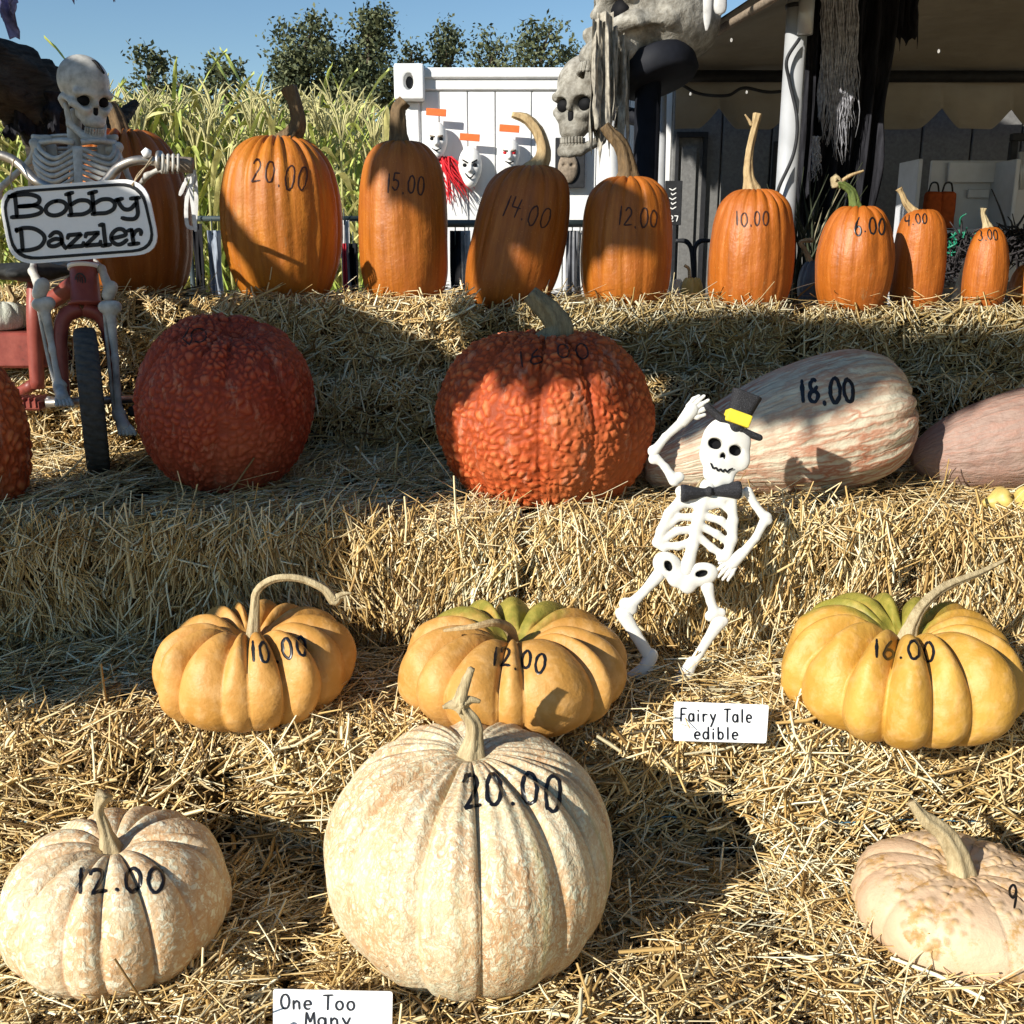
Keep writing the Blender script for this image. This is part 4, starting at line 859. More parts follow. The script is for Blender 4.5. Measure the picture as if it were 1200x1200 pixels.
letters = [
 ('letter_b', [T5([(88, 345), (95, 405), (100, 468)]), T5([(52, 350), (60, 352), (88, 346)]), smooth(T5([(60, 350), (120, 341), (180, 340), (228, 358), (226, 390), (180, 406), (110, 410)])), smooth(T5([(110, 410), (200, 405), (244, 425), (232, 450), (170, 466), (68, 473)]))]),
 ('letter_o', [smooth([(330 / 5 + 12.3 * math.cos(t) , 160 + 420 / 5 + 8.4 * math.sin(t) - 1.6 * math.cos(t)) for t in np.linspace(-1.6, 4.75, 24)], 40)]),
 ('letter_b', [T5([(405, 335), (411, 395), (418, 455)]), T5([(386, 340), (426, 329)]), smooth(T5([(416, 400), (460, 376), (510, 376), (538, 400), (530, 432), (490, 454), (440, 458), (404, 462)]), 36)]),
 ('letter_b', [T5([(540, 330), (546, 390), (552, 448)]), T5([(520, 334), (566, 322)]), smooth(T5([(552, 394), (595, 370), (645, 369), (673, 392), (665, 425), (625, 447), (575, 451), (541, 455)]), 36)]),
 ('letter_y', [smooth(T5([(690, 368), (705, 400), (730, 426), (765, 424), (796, 392)])), smooth(T5([(798, 360), (805, 410), (808, 455), (790, 481), (750, 484), (716, 477)])), T5([(676, 374), (718, 364)]), T5([(765, 364), (817, 358)])]),
 ('letter_d', [T5([(124, 545), (129, 600), (134, 662)]), smooth(T5([(96, 550), (140, 536), (200, 540), (250, 570), (262, 605), (235, 645), (180, 664), (108, 670)]), 36), T5([(96, 543), (100, 556)])]),
 ('letter_a', [smooth(T5([(292, 585), (320, 562), (350, 566), (362, 590), (366, 625), (386, 655)])), smooth(T5([(364, 605), (325, 600), (288, 618), (292, 640), (325, 642), (366, 622)]), 30)]),
 ('letter_z', [T5([(398, 596), (402, 578), (478, 571), (398, 648), (488, 640), (490, 622)])]),
 ('letter_z', [T5([(502, 588), (506, 570), (580, 563), (500, 640), (588, 632), (590, 614)])]),
 ('letter_l', [T5([(584, 520), (606, 514), (612, 575), (620, 636)]), T5([(598, 641), (648, 633)])]),
 ('letter_e', [smooth(T5([(658, 596), (700, 588), (738, 574), (722, 546), (688, 544), (657, 572), (655, 608), (684, 632), (715, 628), (744, 606)]), 40)]),
 ('letter_r', [T5([(772, 548), (778, 590), (784, 628)]), T5([(750, 552), (774, 546)]), T5([(756, 633), (814, 626)]), smooth(T5([(778, 584), (794, 556), (815, 547), (827, 556), (826, 574)]))]),
]
for nm, st_ in letters: plane_write(sg, nm, [np.array(s) for s in st_], 5.0, SIGNB, sgn)
for pp in ([(168, 181), (164, 200), (155, 217)], [(2, 184), (8, 205), (15, 222)], [(170, 186), (160, 202), (156, 218)]):
    V, F = tube([sgn(*pp[0], -.07), sgn(*pp[1], -.02), sgn(*pp[2], .003)], .0022, 6, 10); part('hanging_string', V, F, STRING, sg, True)
# ------------------------------------------------------------------ skeleton riding the tricycle
RY = TY + .28
rd = thing('riding_skeleton', at(40, 318, RY + .08), 'grey plastic skeleton with pale skull riding the red tricycle', 'skeleton')
def bone(root, name, pts, rad, mat, h=.005, ends=(1.5, 1.5), k=.012, flat=None, twin=0.0):
    P_ = [np.array(p, float) for p in pts]
    def f(P):
        d = None
        for a, b, ra, rb in zip(P_[:-1], P_[1:], rad[:-1], rad[1:]):
            e = sd_caps(P, a, b, ra, rb); d = e if d is None else smin(d, e, k)
        ax = P_[-1] - P_[0]; ax = ax / np.linalg.norm(ax); sd = np.cross(ax, (0, 1, 0)); sd = sd / (np.linalg.norm(sd) + 1e-9)
        for p, r, e in ((P_[0], rad[0], ends[0]), (P_[-1], rad[-1], ends[1])):
            if e > 0:
                for s in (-1, 1): d = smin(d, np.linalg.norm(P - p - sd * s * r * .7 * e, axis=-1) - r * .85 * e, k)
        if twin: 
            mid = [p + sd * twin for p in P_]; d = smin(d, sd_caps(P, mid[0], mid[-1], rad[0] * .6, rad[-1] * .6), k * .4)
        return d
    A = np.array(P_); m_ = max(rad) * 2.6 + .012 + twin
    V, F = surfnet(f, A.min(0) - m_, A.max(0) + m_, h); return part(name, V, F, mat, root, True)
skull_parts(at(97, 113, RY) + np.array([0, .02, 0]), .137, rot('z', 46) @ rot('x', 16), .028, rd, BONE, True, -.03)
V, F = tube([at(104, 72, RY - .0), at(112, 73, RY - .01), at(122, 86, RY - .02)], [.003, .006, .003], 6, 8); part('skull_clip', V, F, BLACK, rd, True)
sp = [at(88, 132, RY + .05), at(87, 150, RY + .05), at(88, 175, RY + .05), at(90, 205, RY + .07), at(88, 250, RY + .09), at(70, 300, RY + .09)]
def spine(P):
    d = None
    Q_ = spline(sp, 22)
    for p in Q_:
        e = sd_ell(P, p, (.021, .019, .011)); d = e if d is None else smin(d, e, .008)
    for a, b in zip(Q_[:-1], Q_[1:]): d = smin(d, sd_caps(P, a, b, .011), .008)
    return d
A = np.array(sp); V, F = surfnet(spine, A.min(0) - .05, A.max(0) + .05, .005); part('spine', V, F, BONE, rd, True)
stn_t, stn_b = at(91, 172, RY - .055), at(92, 218, RY - .075)
V, F = tube([stn_t, (stn_t + stn_b) / 2, stn_b], [.016, .013, .012], 12, 10, flat=.5); part('sternum', V, F, BONE, rd, True)
for s in (-1, 1):
    for k in range(8):
        t = k / 7; b0 = spline(sp, 60)[16 + int(t * 17)]; f0 = stn_t + (stn_b - stn_t) * min(1, t * 1.05); wd = .075 + .05 * math.sin(math.pi * min(1, .25 + t * .65)); dz = -.030
        P = [b0, b0 + np.array([s * wd * .75, .015, -.004]), (b0 + f0) / 2 + np.array([s * wd, 0, dz * .6]), f0 + np.array([s * wd * .70, .018, dz]), f0 + np.array([s * .010, 0, -.004])]
        V, F = tube(P, [.006, .007, .0075, .007, .006], 8, 20, flat=.75); part('rib', V, F, BONE, rd, True)
    sh = at(91 + s * 44, 168, RY + .02); V, F = tube([stn_t + np.array([s * .012, 0, .012]), at(91 + s * 24, 165, RY - .03), sh], [.009, .007, .010], 8, 14); part('collarbone', V, F, BONE, rd, True)
    V, F = surfnet(lambda P: smin(sd_ell(P, (0, 0, 0), (.028, .012, .05)), sd_caps(P, (0, 0, .035), (s * .035, -.01, .04), .010), .01), (-.08, -.05, -.08), (.08, .05, .08), .007); part('shoulder_blade', V + at(91 + s * 34, 178, RY + .055), F, BONE, rd, True)
bone(rd, 'upper_arm', [at(44, 172, RY + .02), at(34, 190, RY + .04), at(-6, 226, RY + .06)], [.012, .008, .011], BONE)
bone(rd, 'forearm', [at(-8, 228, RY + .06), at(-30, 190, TY + .06)], [.010, .008], BONE)
bone(rd, 'upper_arm', [at(134, 174, RY + .02), at(146, 196, RY + .04), at(158, 226, RY + .04)], [.012, .008, .011], BONE)
bone(rd, 'forearm', [at(158, 226, RY + .04), at(172, 206, TY + .05), at(192, 196, TY + .05)], [.010, .007, .008], BONE)
for k in range(4):
    P = [at(190 + k * 6, 197, TY + .052), at(191 + k * 6, 184, TY + .045), at(191 + k * 6, 183, TY + .018), at(191 + k * 6, 196, TY + .012), at(190 + k * 6, 203, TY + .03)]
    V, F = tube(P, [.0042, .0042, .0042, .0038, .003], 8, 16); part('finger', V, F, BONE, rd, True)
V, F = surfnet(lambda P: smax(smin(sd_ell(P, (-.05, 0, 0), (.055, .05, .05)), sd_ell(P, (.05, 0, 0), (.055, .05, .05)), .03), -sd_ell(P, (0, -.03, .02), (.035, .06, .04)), .02), (-.13, -.09, -.09), (.13, .09, .09), .01); part('pelvis', V + at(70, 300, RY + .09), F, BONE, rd, True)
kl, kr = at(48, 348, TY - .02), at(128, 350, TY - .0)
bone(rd, 'thigh_bone', [at(42, 300, RY + .06), at(38, 318, TY + .05), kl + np.array([-.002, .01, .02])], [.013, .010, .016], BONE, ends=(1.3, 1.35))
bone(rd, 'thigh_bone', [at(100, 298, RY + .06), at(119, 315, TY + .06), kr + np.array([0, .01, .02])], [.013, .010, .015], BONE, ends=(1.3, 1.3))
for kn, pp in ((kl, [(51, 356), (62, 410), (70, 452)]), (kr, [(129, 360), (135, 420), (139, 484)])):
    A_ = [at(x, y, TY - .015 - .012 * i) for i, (x, y) in enumerate(pp)]
    bone(rd, 'shin_bone', A_, [.015, .009, .011], BONE, ends=(1.4, 1.2)); off = np.array([-.020, .006, 0])
    V, F = tube([A_[0] + off * .9, A_[1] + off * 1.05, A_[2] + off * .7], [.006, .005, .006], 8, 14); part('calf_bone', V, F, BONE, rd, True)
for an, tip, nm in ((at(70, 455, TY - .04), at(76, 476, TY - .12), 1), (at(139, 486, TY - .035), at(150, 510, TY - .10), 2)):
    V, F = surfnet(lambda P: smin(sd_caps(P, an, an + (tip - an) * .6, .016, .018), sd_caps(P, an, an + np.array([0, .04, -.015]), .014, .012), .012), np.minimum(an, tip) - .06, np.maximum(an, tip) + .06, .005); ft = part('foot', V, F, BONE, rd, True)
    for k in range(5):
        o_ = np.array([(k - 2) * .009, 0, 0]); V, F = tube([an + (tip - an) * .5 + o_ * .8, an + (tip - an) * .85 + o_ * 1.1 + np.array([0, 0, .004]), tip + o_ * 1.2], [.006, .0055, .0045], 8, 8); part('toe', V, F, BONE, ft, True)
# ------------------------------------------------------------------ flat moulded skeleton with top hat
PXM = 2.24 / FPX
def ck(px, py, w=0.0):       # px, py in the photograph, w = relief towards the viewer in px
    Y = 2.145 + (800 - py) / 345 * .075; return at(px, py, Y) + np.array([0, -.97, .22]) * w * PXM
cs = thing('skeleton_cutout', ck(790, 800), 'flat white moulded skeleton in top hat and bow tie leaning on straw', 'skeleton')
def cut(name, f, lo, hi, mat, h=1.5, fl=.62, parent=None, w0=0.0, dmax=9):
    def g(P):
        Q_ = P[..., (0, 2)]; return f(Q_, P[..., 1] / fl)
    V, F = surfnet(g, (lo[0], -dmax, lo[1]), (hi[0], dmax, hi[1]), h)
    Wd = np.array([ck(x, y, w + w0) for x, w, y in V]); return part(name, Wd, F[:, ::-1], mat, parent or cs, True)
def c3(Q_, w, a, b, ra, rb=None):
    P = np.stack([Q_[..., 0], Q_[..., 1], w], -1); return sd_caps(P, (*a, 0), (*b, 0), ra, rb)
def chain(pts, rad, knob=0.0, k=3.0):
    def f(Q_, w):
        d = None
        for i in range(len(pts) - 1):
            e = c3(Q_, w, pts[i], pts[i + 1], rad[i], rad[i + 1]); d = e if d is None else smin(d, e, k)
        return d
    return f
def e2(Q_, w, c, r, ang=0.0, dz=None):
    P = np.stack([Q_[..., 0] - c[0], Q_[..., 1] - c[1], w], -1); R = rot('z', ang); return sd_ell(P, (0, 0, 0), (r[0], r[1], dz or min(r)), R)
def union(*fs, k=3.0):
    def f(Q_, w):
        d = fs[0](Q_, w)
        for g in fs[1:]: d = smin(d, g(Q_, w), k)
        return d
    return f
def hole(f, *hs, k=1.2):
    def g(Q_, w):
        d = f(Q_, w)
        for c, r, a in hs: d = smax(d, -e2(Q_, w * .12, c, r, a), k)
        return d
    return g
sk2 = union(lambda Q, w: e2(Q, w, (851, 519), (29, 31), 12, 13), lambda Q, w: e2(Q, w, (845, 543), (22, 20), 12, 11), chain([(832, 556), (841, 563), (853, 562)], [8, 9, 7]), lambda Q, w: e2(Q, w, (870, 540), (9, 12), 12, 8), lambda Q, w: e2(Q, w, (826, 530), (6, 12), 10, 8), k=6)
sk2 = hole(sk2, ((837.5, 520), (8.6, 6.6), 14), ((861, 528), (8.2, 6.4), 14), ((845, 533.5), (2.1, 4.2), 32), ((848, 535), (2.1, 3.8), -5))
mouth = [(831.5, 543), (834, 549), (838, 548), (839.5, 552), (843, 549.5), (845, 553), (848, 550), (850.5, 553.5), (853, 550.5), (857, 549)]
cut('skull', sk2, (815, 478), (888, 578), WPL)
def ckp(px, py, lift=0.0): return ck(px, py, 7.4 + lift * 100)
plane_write(cs, 'mouth_line', [np.array(mouth)], 2.0, BLACK, ckp, st=1.0)
for c, r, a in (((837.5, 520), (9, 7), 14), ((861, 528), (8.6, 6.8), 14), ((846.5, 534), (4.5, 4.4), 10), ((783, 663), (6.5, 9), -30), ((822, 672), (10, 6), -8)):
    cut('dark_hollow', lambda Q, w: e2(Q, w, c, r, a, 3), (c[0] - 14, c[1] - 14), (c[0] + 14, c[1] + 14), BLACK, 1.5, w0=-3.5, dmax=6)  # black fills stand in for the shade inside the cut holes
cut('hat_brim', chain([(829, 477), (845, 491), (866, 504), (890, 513)], [4.5, 5, 5, 4]), (818, 465), (902, 522), GLIT, fl=1.2)
cut('hat_crown', lambda Q, w: smax(smax(c3(Q, w, (860, 502), (884, 440), 11, 22), np.stack([Q[..., 0] - 879, Q[..., 1] - 461.5], -1) @ np.array([.36, -.93]), 1.0), np.abs(w) - 13, 2), (840, 444), (912, 516), GLIT, fl=.7, dmax=15)
cut('hat_band', lambda Q, w: sd_box(np.stack([Q[..., 0], Q[..., 1], w], -1), (864, 490.5, 0), (14.5, 7.6, 15), 1.5, rot('z', 20)), (842, 474), (886, 508), YBAND, fl=.8, dmax=14)
cut('bow_tie', lambda Q, w: smin(smin(smax(c3(Q, w, (800, 578), (826, 577), 10.5, 4.5), np.abs(Q[..., 0] - 813) - 16, 1), smax(c3(Q, w, (863, 574), (834, 576), 10.5, 4.5), np.abs(Q[..., 0] - 850) - 17, 1), 1), e2(Q, w, (830, 576), (5, 6.5), 0, 9), 1.5) + .5 * np.sin(Q[..., 1] * 1.6), (790, 556), (876, 596), GLIT, fl=1.0, w0=5, dmax=13)
ribs = [chain([(829, 570), (822, 592), (812, 640), (804, 668)], [9, 8, 6.5, 9])]
for (a, b, c) in (((822, 592), (800, 590), (785, 603)), ((819, 606), (795, 606), (776, 622)), ((816, 620), (794, 622), (772, 636)), ((812, 634), (795, 640), (776, 640)), ((826, 594), (845, 590), (857, 600)), ((824, 604), (845, 610), (857, 622)), ((821, 616), (840, 626), (856, 638)), ((818, 628), (834, 642), (850, 652))): ribs.append(chain([a, b, c], [5.2, 4.6, 4.6]))
ribs.append(chain([(797, 585), (784, 602), (775, 622), (770, 636), (778, 642)], [5, 6, 6, 5.5, 5])); ribs.append(chain([(858, 588), (859, 610), (858, 632), (851, 652), (844, 654)], [5.5, 6, 6, 6, 5])); ribs.append(chain([(798, 576), (830, 588), (866, 578)], [7, 6, 7]))
cut('ribcage', union(*ribs, k=2.4), (758, 562), (878, 684), WPL)
pel = union(lambda Q, w: e2(Q, w, (782, 662), (18, 15), 30, 10), lambda Q, w: e2(Q, w, (794, 676), (13, 13), 0, 9), lambda Q, w: e2(Q, w, (822, 673), (20, 14), -10, 10), lambda Q, w: e2(Q, w, (806, 684), (11, 12), 0, 9), k=4)
cut('pelvis', hole(pel, ((783, 663), (4.6, 7), -30), ((822, 672), (8, 4.2), -8)), (758, 640), (848, 700), WPL)
def kn(p, r): return lambda Q, w: e2(Q, w, p, (r, r), 0, r * .8)
cut('upper_arm', union(chain([(790, 563), (780, 548), (768, 535)], [7, 4.5, 5]), kn((766, 538), 6.5), kn((796, 559), 6.5)), (752, 522), (812, 578), WPL)
cut('forearm', union(chain([(766, 530), (780, 512), (800, 494)], [6, 4.6, 6]), kn((765, 528), 6)), (752, 480), (812, 542), WPL)
hand = cut('hand', union(chain([(800, 494), (808, 484)], [7, 8]), kn((811, 480), 8)), (786, 466), (826, 506), WPL)
for p in ([(806, 476), (813, 468), (819, 464)], [(809, 478), (818, 470), (825, 464)], [(812, 481), (822, 474), (830, 469)], [(814, 485), (824, 480), (832, 476)], [(806, 488), (817, 489), (826, 486)]): cut('finger', chain(p, [2.9, 2.6, 2.2]), (798, 456), (840, 496), WPL, 1.2, parent=hand)
cut('upper_arm', union(chain([(876, 576), (885, 592), (896, 606)], [6, 4.5, 6]), kn((899, 606), 6)), (862, 562), (912, 620), WPL)
cut('forearm', union(chain([(897, 608), (886, 630), (869, 650)], [6, 4.6, 6]), kn((900, 610), 5.5)), (854, 596), (912, 664), WPL)
hand = cut('hand', union(chain([(870, 648), (860, 658)], [6.5, 7.5]), kn((857, 660), 7)), (842, 638), (882, 674), WPL)
for p in ([(862, 664), (858, 672), (853, 680)], [(858, 664), (853, 672), (847, 679)], [(855, 662), (848, 669), (842, 676)], [(853, 659), (846, 664), (840, 669)], [(858, 655), (850, 656), (843, 660)]): cut('finger', chain(p, [2.8, 2.5, 2.0]), (832, 648), (876, 688), WPL, 1.2, parent=hand)
cut('thigh', union(chain([(771, 675), (755, 693), (738, 710)], [8, 5.2, 7.5]), kn((733, 708), 8), kn((740, 714), 7)), (718, 660), (790, 728), WPL)
cut('shin', union(chain([(732, 722), (744, 742), (760, 768)], [9, 7, 7.5]), kn((727, 718), 6.5)), (714, 706), (776, 784), WPL)
cut('foot', union(chain([(763, 768), (756, 784), (738, 794)], [8.5, 8.5, 6.5])), (724, 754), (780, 806), WPL)
cut('thigh', union(chain([(829, 688), (833, 705), (838, 718)], [8, 5.2, 6.5]), kn((832, 722), 6.5), kn((845, 718), 6)), (812, 674), (860, 734), WPL)
cut('shin', union(chain([(842, 730), (828, 752), (812, 778)], [8.5, 5.5, 6]), kn((848, 728), 6)), (798, 716), (862, 790), WPL)
cut('foot', union(chain([(811, 776), (804, 790), (795, 799)], [7, 8.5, 7])), (780, 764), (826, 812), WPL)
V, F = tube([ck(824, 560, -2), ck(816, 572, -2)], .0025, 6); part('neck_peg', V, F, stem_mat('pale'), cs, True)
# ------------------------------------------------------------------ little cards
def loop(cx, cy, rx, ry, a0=-90, a1=290): return np.array(arc(cx, cy, rx, ry, a0, a1, 16))
LT = {'F': [[(.1, 1), (.15, 0), (.95, 0)], [(.12, .48), (.75, .45)]], 'T': [[(0, .02), (1, 0)], [(.5, 0), (.45, 1)]], 'O': [arc(.5, .5, .48, .5, -100, 270, 22)],
      'M': [[(0, 1), (.1, 0), (.5, .75), (.9, 0), (1, 1)]], 'a': [arc(.45, .7, .38, .3, -30, 330, 16), [(.85, .42), (.88, 1)]], 'i': [[(.5, .42), (.5, 1)], [(.48, .15), (.55, .2)]],
      'r': [[(.2, .42), (.25, 1)], [(.24, .6), (.5, .42), (.85, .48)]], 'y': [[(.1, .42), (.45, .85)], [(.9, .42), (.5, 1.0), (.15, 1.4)]], 'l': [[(.5, 0), (.5, 1)]],
      'e': [[(.1, .7), (.88, .68)] + arc(.5, .7, .4, .3, -5, -300, 14)], 'd': [arc(.45, .7, .38, .3, -30, 330, 16), [(.85, 0), (.88, 1)]], 'b': [[(.15, 0), (.18, 1)], arc(.52, .7, .36, .3, 180, 540, 16)],
      'n': [[(.15, .42), (.18, 1)], [(.18, .65), (.5, .42), (.8, .55), (.85, 1)]], 'o': [arc(.5, .7, .4, .3, -100, 270, 16)]}
def words(txt, x0, x1, ytop, h, slope=0.0):
    ws = [.6 if c in 'il' else (.75 if c == ' ' else 1) for c in txt]; u = (x1 - x0) / (sum(ws) + .3 * (len(txt) - 1)); out = []; x = x0
    for c, w in zip(txt, ws):
        if c != ' ': out += [np.array([(x + p[0] * w * u, ytop + p[1] * h + slope * (x - x0)) for p in s]) for s in LT[c]]
        x += (w + .3) * u
    return out
def card(label, quad, Y, lean, lines, wpx):
    yb = max(q[1] for q in quad)
    def fn(px, py, lift=0.0): return at(px, py, Y + (yb - py) * lean) + np.array([0, -lift, lift * .5])
    root = thing('price_card', fn((quad[0][0] + quad[1][0]) / 2, yb), label, 'card')
    V, F = slab(rrect(quad, 3, 3), fn, .003); part('card_sheet', V, F, CARD, root, False)
    for nm, st_ in lines: plane_write(root, nm, st_, wpx, INK, fn)
card('white handwritten card in the straw below the leaning skeleton', [(790, 822), (901, 826), (898, 871), (789, 868)], 1.855, .0009, [('upper_line', words('Fairy Tale', 797, 881, 830, 15, .02)), ('lower_line', words('edible', 813, 865, 852, 14, .01))], 2.0)
card('white handwritten card at the bottom edge before the cream pumpkin', [(320, 1159), (460, 1162), (459, 1225), (320, 1222)], 1.36, .0007, [('upper_line', words('One Too', 329, 416, 1165, 17, .02)), ('lower_line', words('Many', 358, 411, 1186, 16, .0))], 2.3)
# ------------------------------------------------------------------ background
WPAINT = NM('white_steel_paint', .4, .4); _v = WPAINT.obj(); _n = WPAINT.noise(WPAINT.map(_v, (3, 3, .6)), 4, 5, .6)
WPAINT.col(WPAINT.ramp(_n, [(.3, (.68, .68, .66)), (.6, (.80, .80, .79))])); WPAINT.bump(WPAINT.noise(_v, 90, 3), .1, .003); WPAINT = WPAINT.m
DARKM = plain('dark_seal', (.02, .021, .024), .6, .3, .3, 30); POLE = plain('painted_aluminium', (.46, .47, .48), .35, .5, .1, 12, .05, .2)
CANVAS = NM('tent_vinyl', .55, .3); _v = CANVAS.obj(); CANVAS.col(CANVAS.ramp(CANVAS.noise(_v, 3, 5, .6), [(.3, (.26, .23, .185)), (.7, (.37, .335, .28))])); CANVAS.bump(CANVAS.noise(CANVAS.map(_v, (2, 6, 6)), 1.2, 4), .5, .03); CANVAS = CANVAS.m
CY = 5.5
def W_(px, py, Y=CY): return at(px, py, Y)
cx0 = W_(467, 200)[0]; ztop = W_(480, 79)[2]
cont = thing('shipping_container', (1.5, CY + 1.2, .0), 'white shipping container with panelled side behind the pumpkins', 'container')
mb = MB(); mb.box((cx0 + .02, CY + .012, .02), (4.6, CY + 2.4, ztop - .01)); mb.build('container_shell', WPAINT, cont)
zr = W_(480, 106)[2]
mb = MB(); mb.box((cx0 + .135, CY - .012, zr), (4.6, CY + .06, ztop - .05), .006); mb.box((cx0 + .135, CY - .03, ztop - .055), (4.6, CY + .06, ztop - .004), .008); mb.build('top_rail', WPAINT, cont)
mb = MB(); mb.box((cx0 + .006, CY - .004, .15), (cx0 + .115, CY + .08, ztop - .16), .008); mb.build('corner_post', WPAINT, cont)
cc = np.array([cx0 + .07, CY - .01, ztop - .075])
V, F = surfnet(lambda P: smax(sd_box(P, (0, 0, 0), (.075, .06, .085), .012), -sd_ell(P, (.0, -.06, 0), (.026, .06, .040)), .006), (-.1, -.09, -.11), (.1, .09, .11), .008); ct = part('corner_casting', V + cc, F, WPAINT, cont, False)
V, F = surfnet(lambda P: sd_ell(P, (0, -.012, 0), (.030, .012, .044)), (-.06, -.04, -.06), (.06, .02, .06), .008); part('casting_hole', V + cc, F, DARKM, ct, True)  # dark fill stands in for the shade inside the casting's hole
seams = [495, 516, 549, 581, 623]; xs = [W_(s, 200)[0] for s in seams]
while xs[-1] < 4.5: xs.append(xs[-1] + .165)
GWALL = NM('grey_rendered_board', .75, .2); _v = GWALL.obj(); _n = GWALL.noise(_v, 60, 5, .7); GWALL.col(GWALL.mix(GWALL.noise(_v, 3, 4), GWALL.ramp(_n, [(.3, (.10, .10, .10)), (.7, (.24, .24, .235))]), (.15, .147, .14))); GWALL.bump(_n, .3, .004); GWALL = GWALL.m
shed = thing('grey_shed', (3.0, CY - .03, 0), 'grey boarded shed wall with dark door seals inside the tent', 'shed')
mb = MB(); mb.box((.80, CY - .045, .004), (5.2, CY - .035, zr + .02)); mb.build('wall_backing', GWALL, shed)
xg = .80
while xg < 5.0:
    mb = MB(); mb.box((xg + .004, CY - .075, .01), (xg + .246, CY - .046, zr + .01), .005); mb.build('wall_board', GWALL, shed); xg += .25
for a, b in zip(xs[:-1], xs[1:]):
    if a > .85: break
    mb = MB(); mb.box((a + .002, CY + .001, .16), (b - .002, CY + .011, zr - .004), .004); mb.build('side_panel', WPAINT, cont)
for (a, b, t) in ((788, 824, 157), (900, 968, 168)):
    x0, x1, zt = W_(a, 200)[0], W_(b, 200)[0], W_(a, t)[2]; mb = MB()
    mb.box((x0, CY - .10, zt - .025), (x1, CY - .077, zt)); mb.box((x1 - .02, CY - .10, .2), (x1, CY - .077, zt - .026)); mb.box((x0, CY - .10, .2), (x0 + .014, CY - .077, zt - .026)); mb.build('door_seal', DARKM, shed)
    mb = MB(); mb.box((x0 + .03, CY - .092, .22), (x1 - .05, CY - .0765, zt - .07), .003); mb.build('door_leaf', GWALL, shed)
# masks hung on the container
MASKW = plain('white_mask_latex', (.78, .77, .74), .5, .35, .06, 30); TAGO = plain('orange_hang_tag', (.78, .16, .04), .5, .3, .1, 60); REDM = plain('red_hair_fibre', (.62, .02, .03), .6, .3, .2, 50)
def mask(label, px, py, w, h, eye, red=False, hair=False):
    c = W_(px, py, CY - .055); s = 1 / 226.0; hw, hh = w * s / 2, h * s / 2
    t = thing('mask', c, label, 'mask', 'halloween masks hung on the container')
    def f(P):
        M = P.copy(); M[..., 0] = np.abs(M[..., 0])
        d = sd_ell(P, (0, 0, .012), (hw, .045, hh)); d = smin(d, sd_caps(P, (0, -.04, .01), (0, -.052, -.012), .008, .012), .012); d = smin(d, sd_ell(P, (0, -.012, -hh * .72), (hw * .52, .03, hh * .30)), .02)
        d = smax(d, -sd_ell(M, (hw * .42, -.05, hh * .12), (hw * .25, .022, hh * .13)), .006); return smax(d, P[..., 1] - .02, .004)
    V, F = surfnet(f, (-hw - .02, -.09, -hh - .03), (hw + .02, .04, hh + .04), .007); part('face', V + c, F, MASKW, t, True)
    for sx in (-1, 1):
        V, F = surfnet(lambda P: sd_ell(P, (0, 0, 0), (hw * .22, .014, hh * .12)), (-.04, -.03, -.04), (.04, .03, .04), .006); part('eye', V + c + np.array([sx * hw * .42, -.030, hh * .12]), F, REDM if red else BLACK, t, True)
        V, F = tube([c + np.array([sx * hw * .18, -.048, hh * .24]), c + np.array([sx * hw * .62, -.040, hh * (.40 if eye else .30)])], .004, 6); part('brow', V, F, BLACK if eye else GREY, t, True)
    V, F = tube([c + np.array([-hw * .42, -.042, -hh * .42 + (.012 if eye else 0)]), c + np.array([0, -.052, -hh * .55]), c + np.array([hw * .42, -.042, -hh * .42 + (.012 if eye else 0)])], [.002, .005, .002], 6, 10); part('mouth', V, F, BLACK, t, True)
    mb = MB(); q = c + np.array([0, -.02, hh + .052]); mb.box(q + np.array([-.050, -.004, -.017]), q + np.array([.050, .004, .017]), .002, rot('y', 4)); mb.build('hang_tag', TAGO, t)
    if hair:
        mb = MB(); r = np.random.RandomState(2)
        for k in range(46):
            p = c + np.array([.02 + r.uniform(-.03, .05), r.uniform(-.02, .02), -hh * .85]); e = p + np.array([r.uniform(-.02, .16), r.uniform(-.03, .01), -r.uniform(.10, .24)]); mb.tube([p, (p + e) / 2 + np.array([r.uniform(-.03, .02), 0, 0]), e], [.005, .004, .0015], 4, 7)
        tag(mb.build('red_hair', REDM, t, True), kind='stuff')
mask('white mask with hollow eyes and red hair hung highest on the container', 512, 166, 24, 38, False, hair=True)
mask('white grinning mask with slanted black brows on the container', 551, 197, 27, 42, True)
mask('white mask with red eyes hung beside the curved stem', 597, 182, 24, 33, False, True)
c = W_(668, 192, CY - .05); t = thing('packaged_mask', c, 'packaged costume mask on a black card below the lower skull', 'package')
mb = MB(); mb.box(c + np.array([-.075, 0, -.115]), c + np.array([.075, .008, .125]), .003); mb.build('backing_card', DARKM, t)
V, F = surfnet(lambda P: smax(sd_ell(P, (0, 0, 0), (.052, .02, .075)), -sd_ell(np.stack([np.abs(P[..., 0]), P[..., 1], P[..., 2]], -1), (.02, -.018, .012), (.012, .012, .009)), .004), (-.08, -.06, -.1), (.08, .06, .1), .006); part('packed_face', V + c + np.array([-.01, -.006, -.02]), F, GREY, t, True)
mb = MB(); mb.box(c + np.array([-.03, -.008, .09]), c + np.array([.03, .0, .115])); mb.build('red_print', TAGO, t)
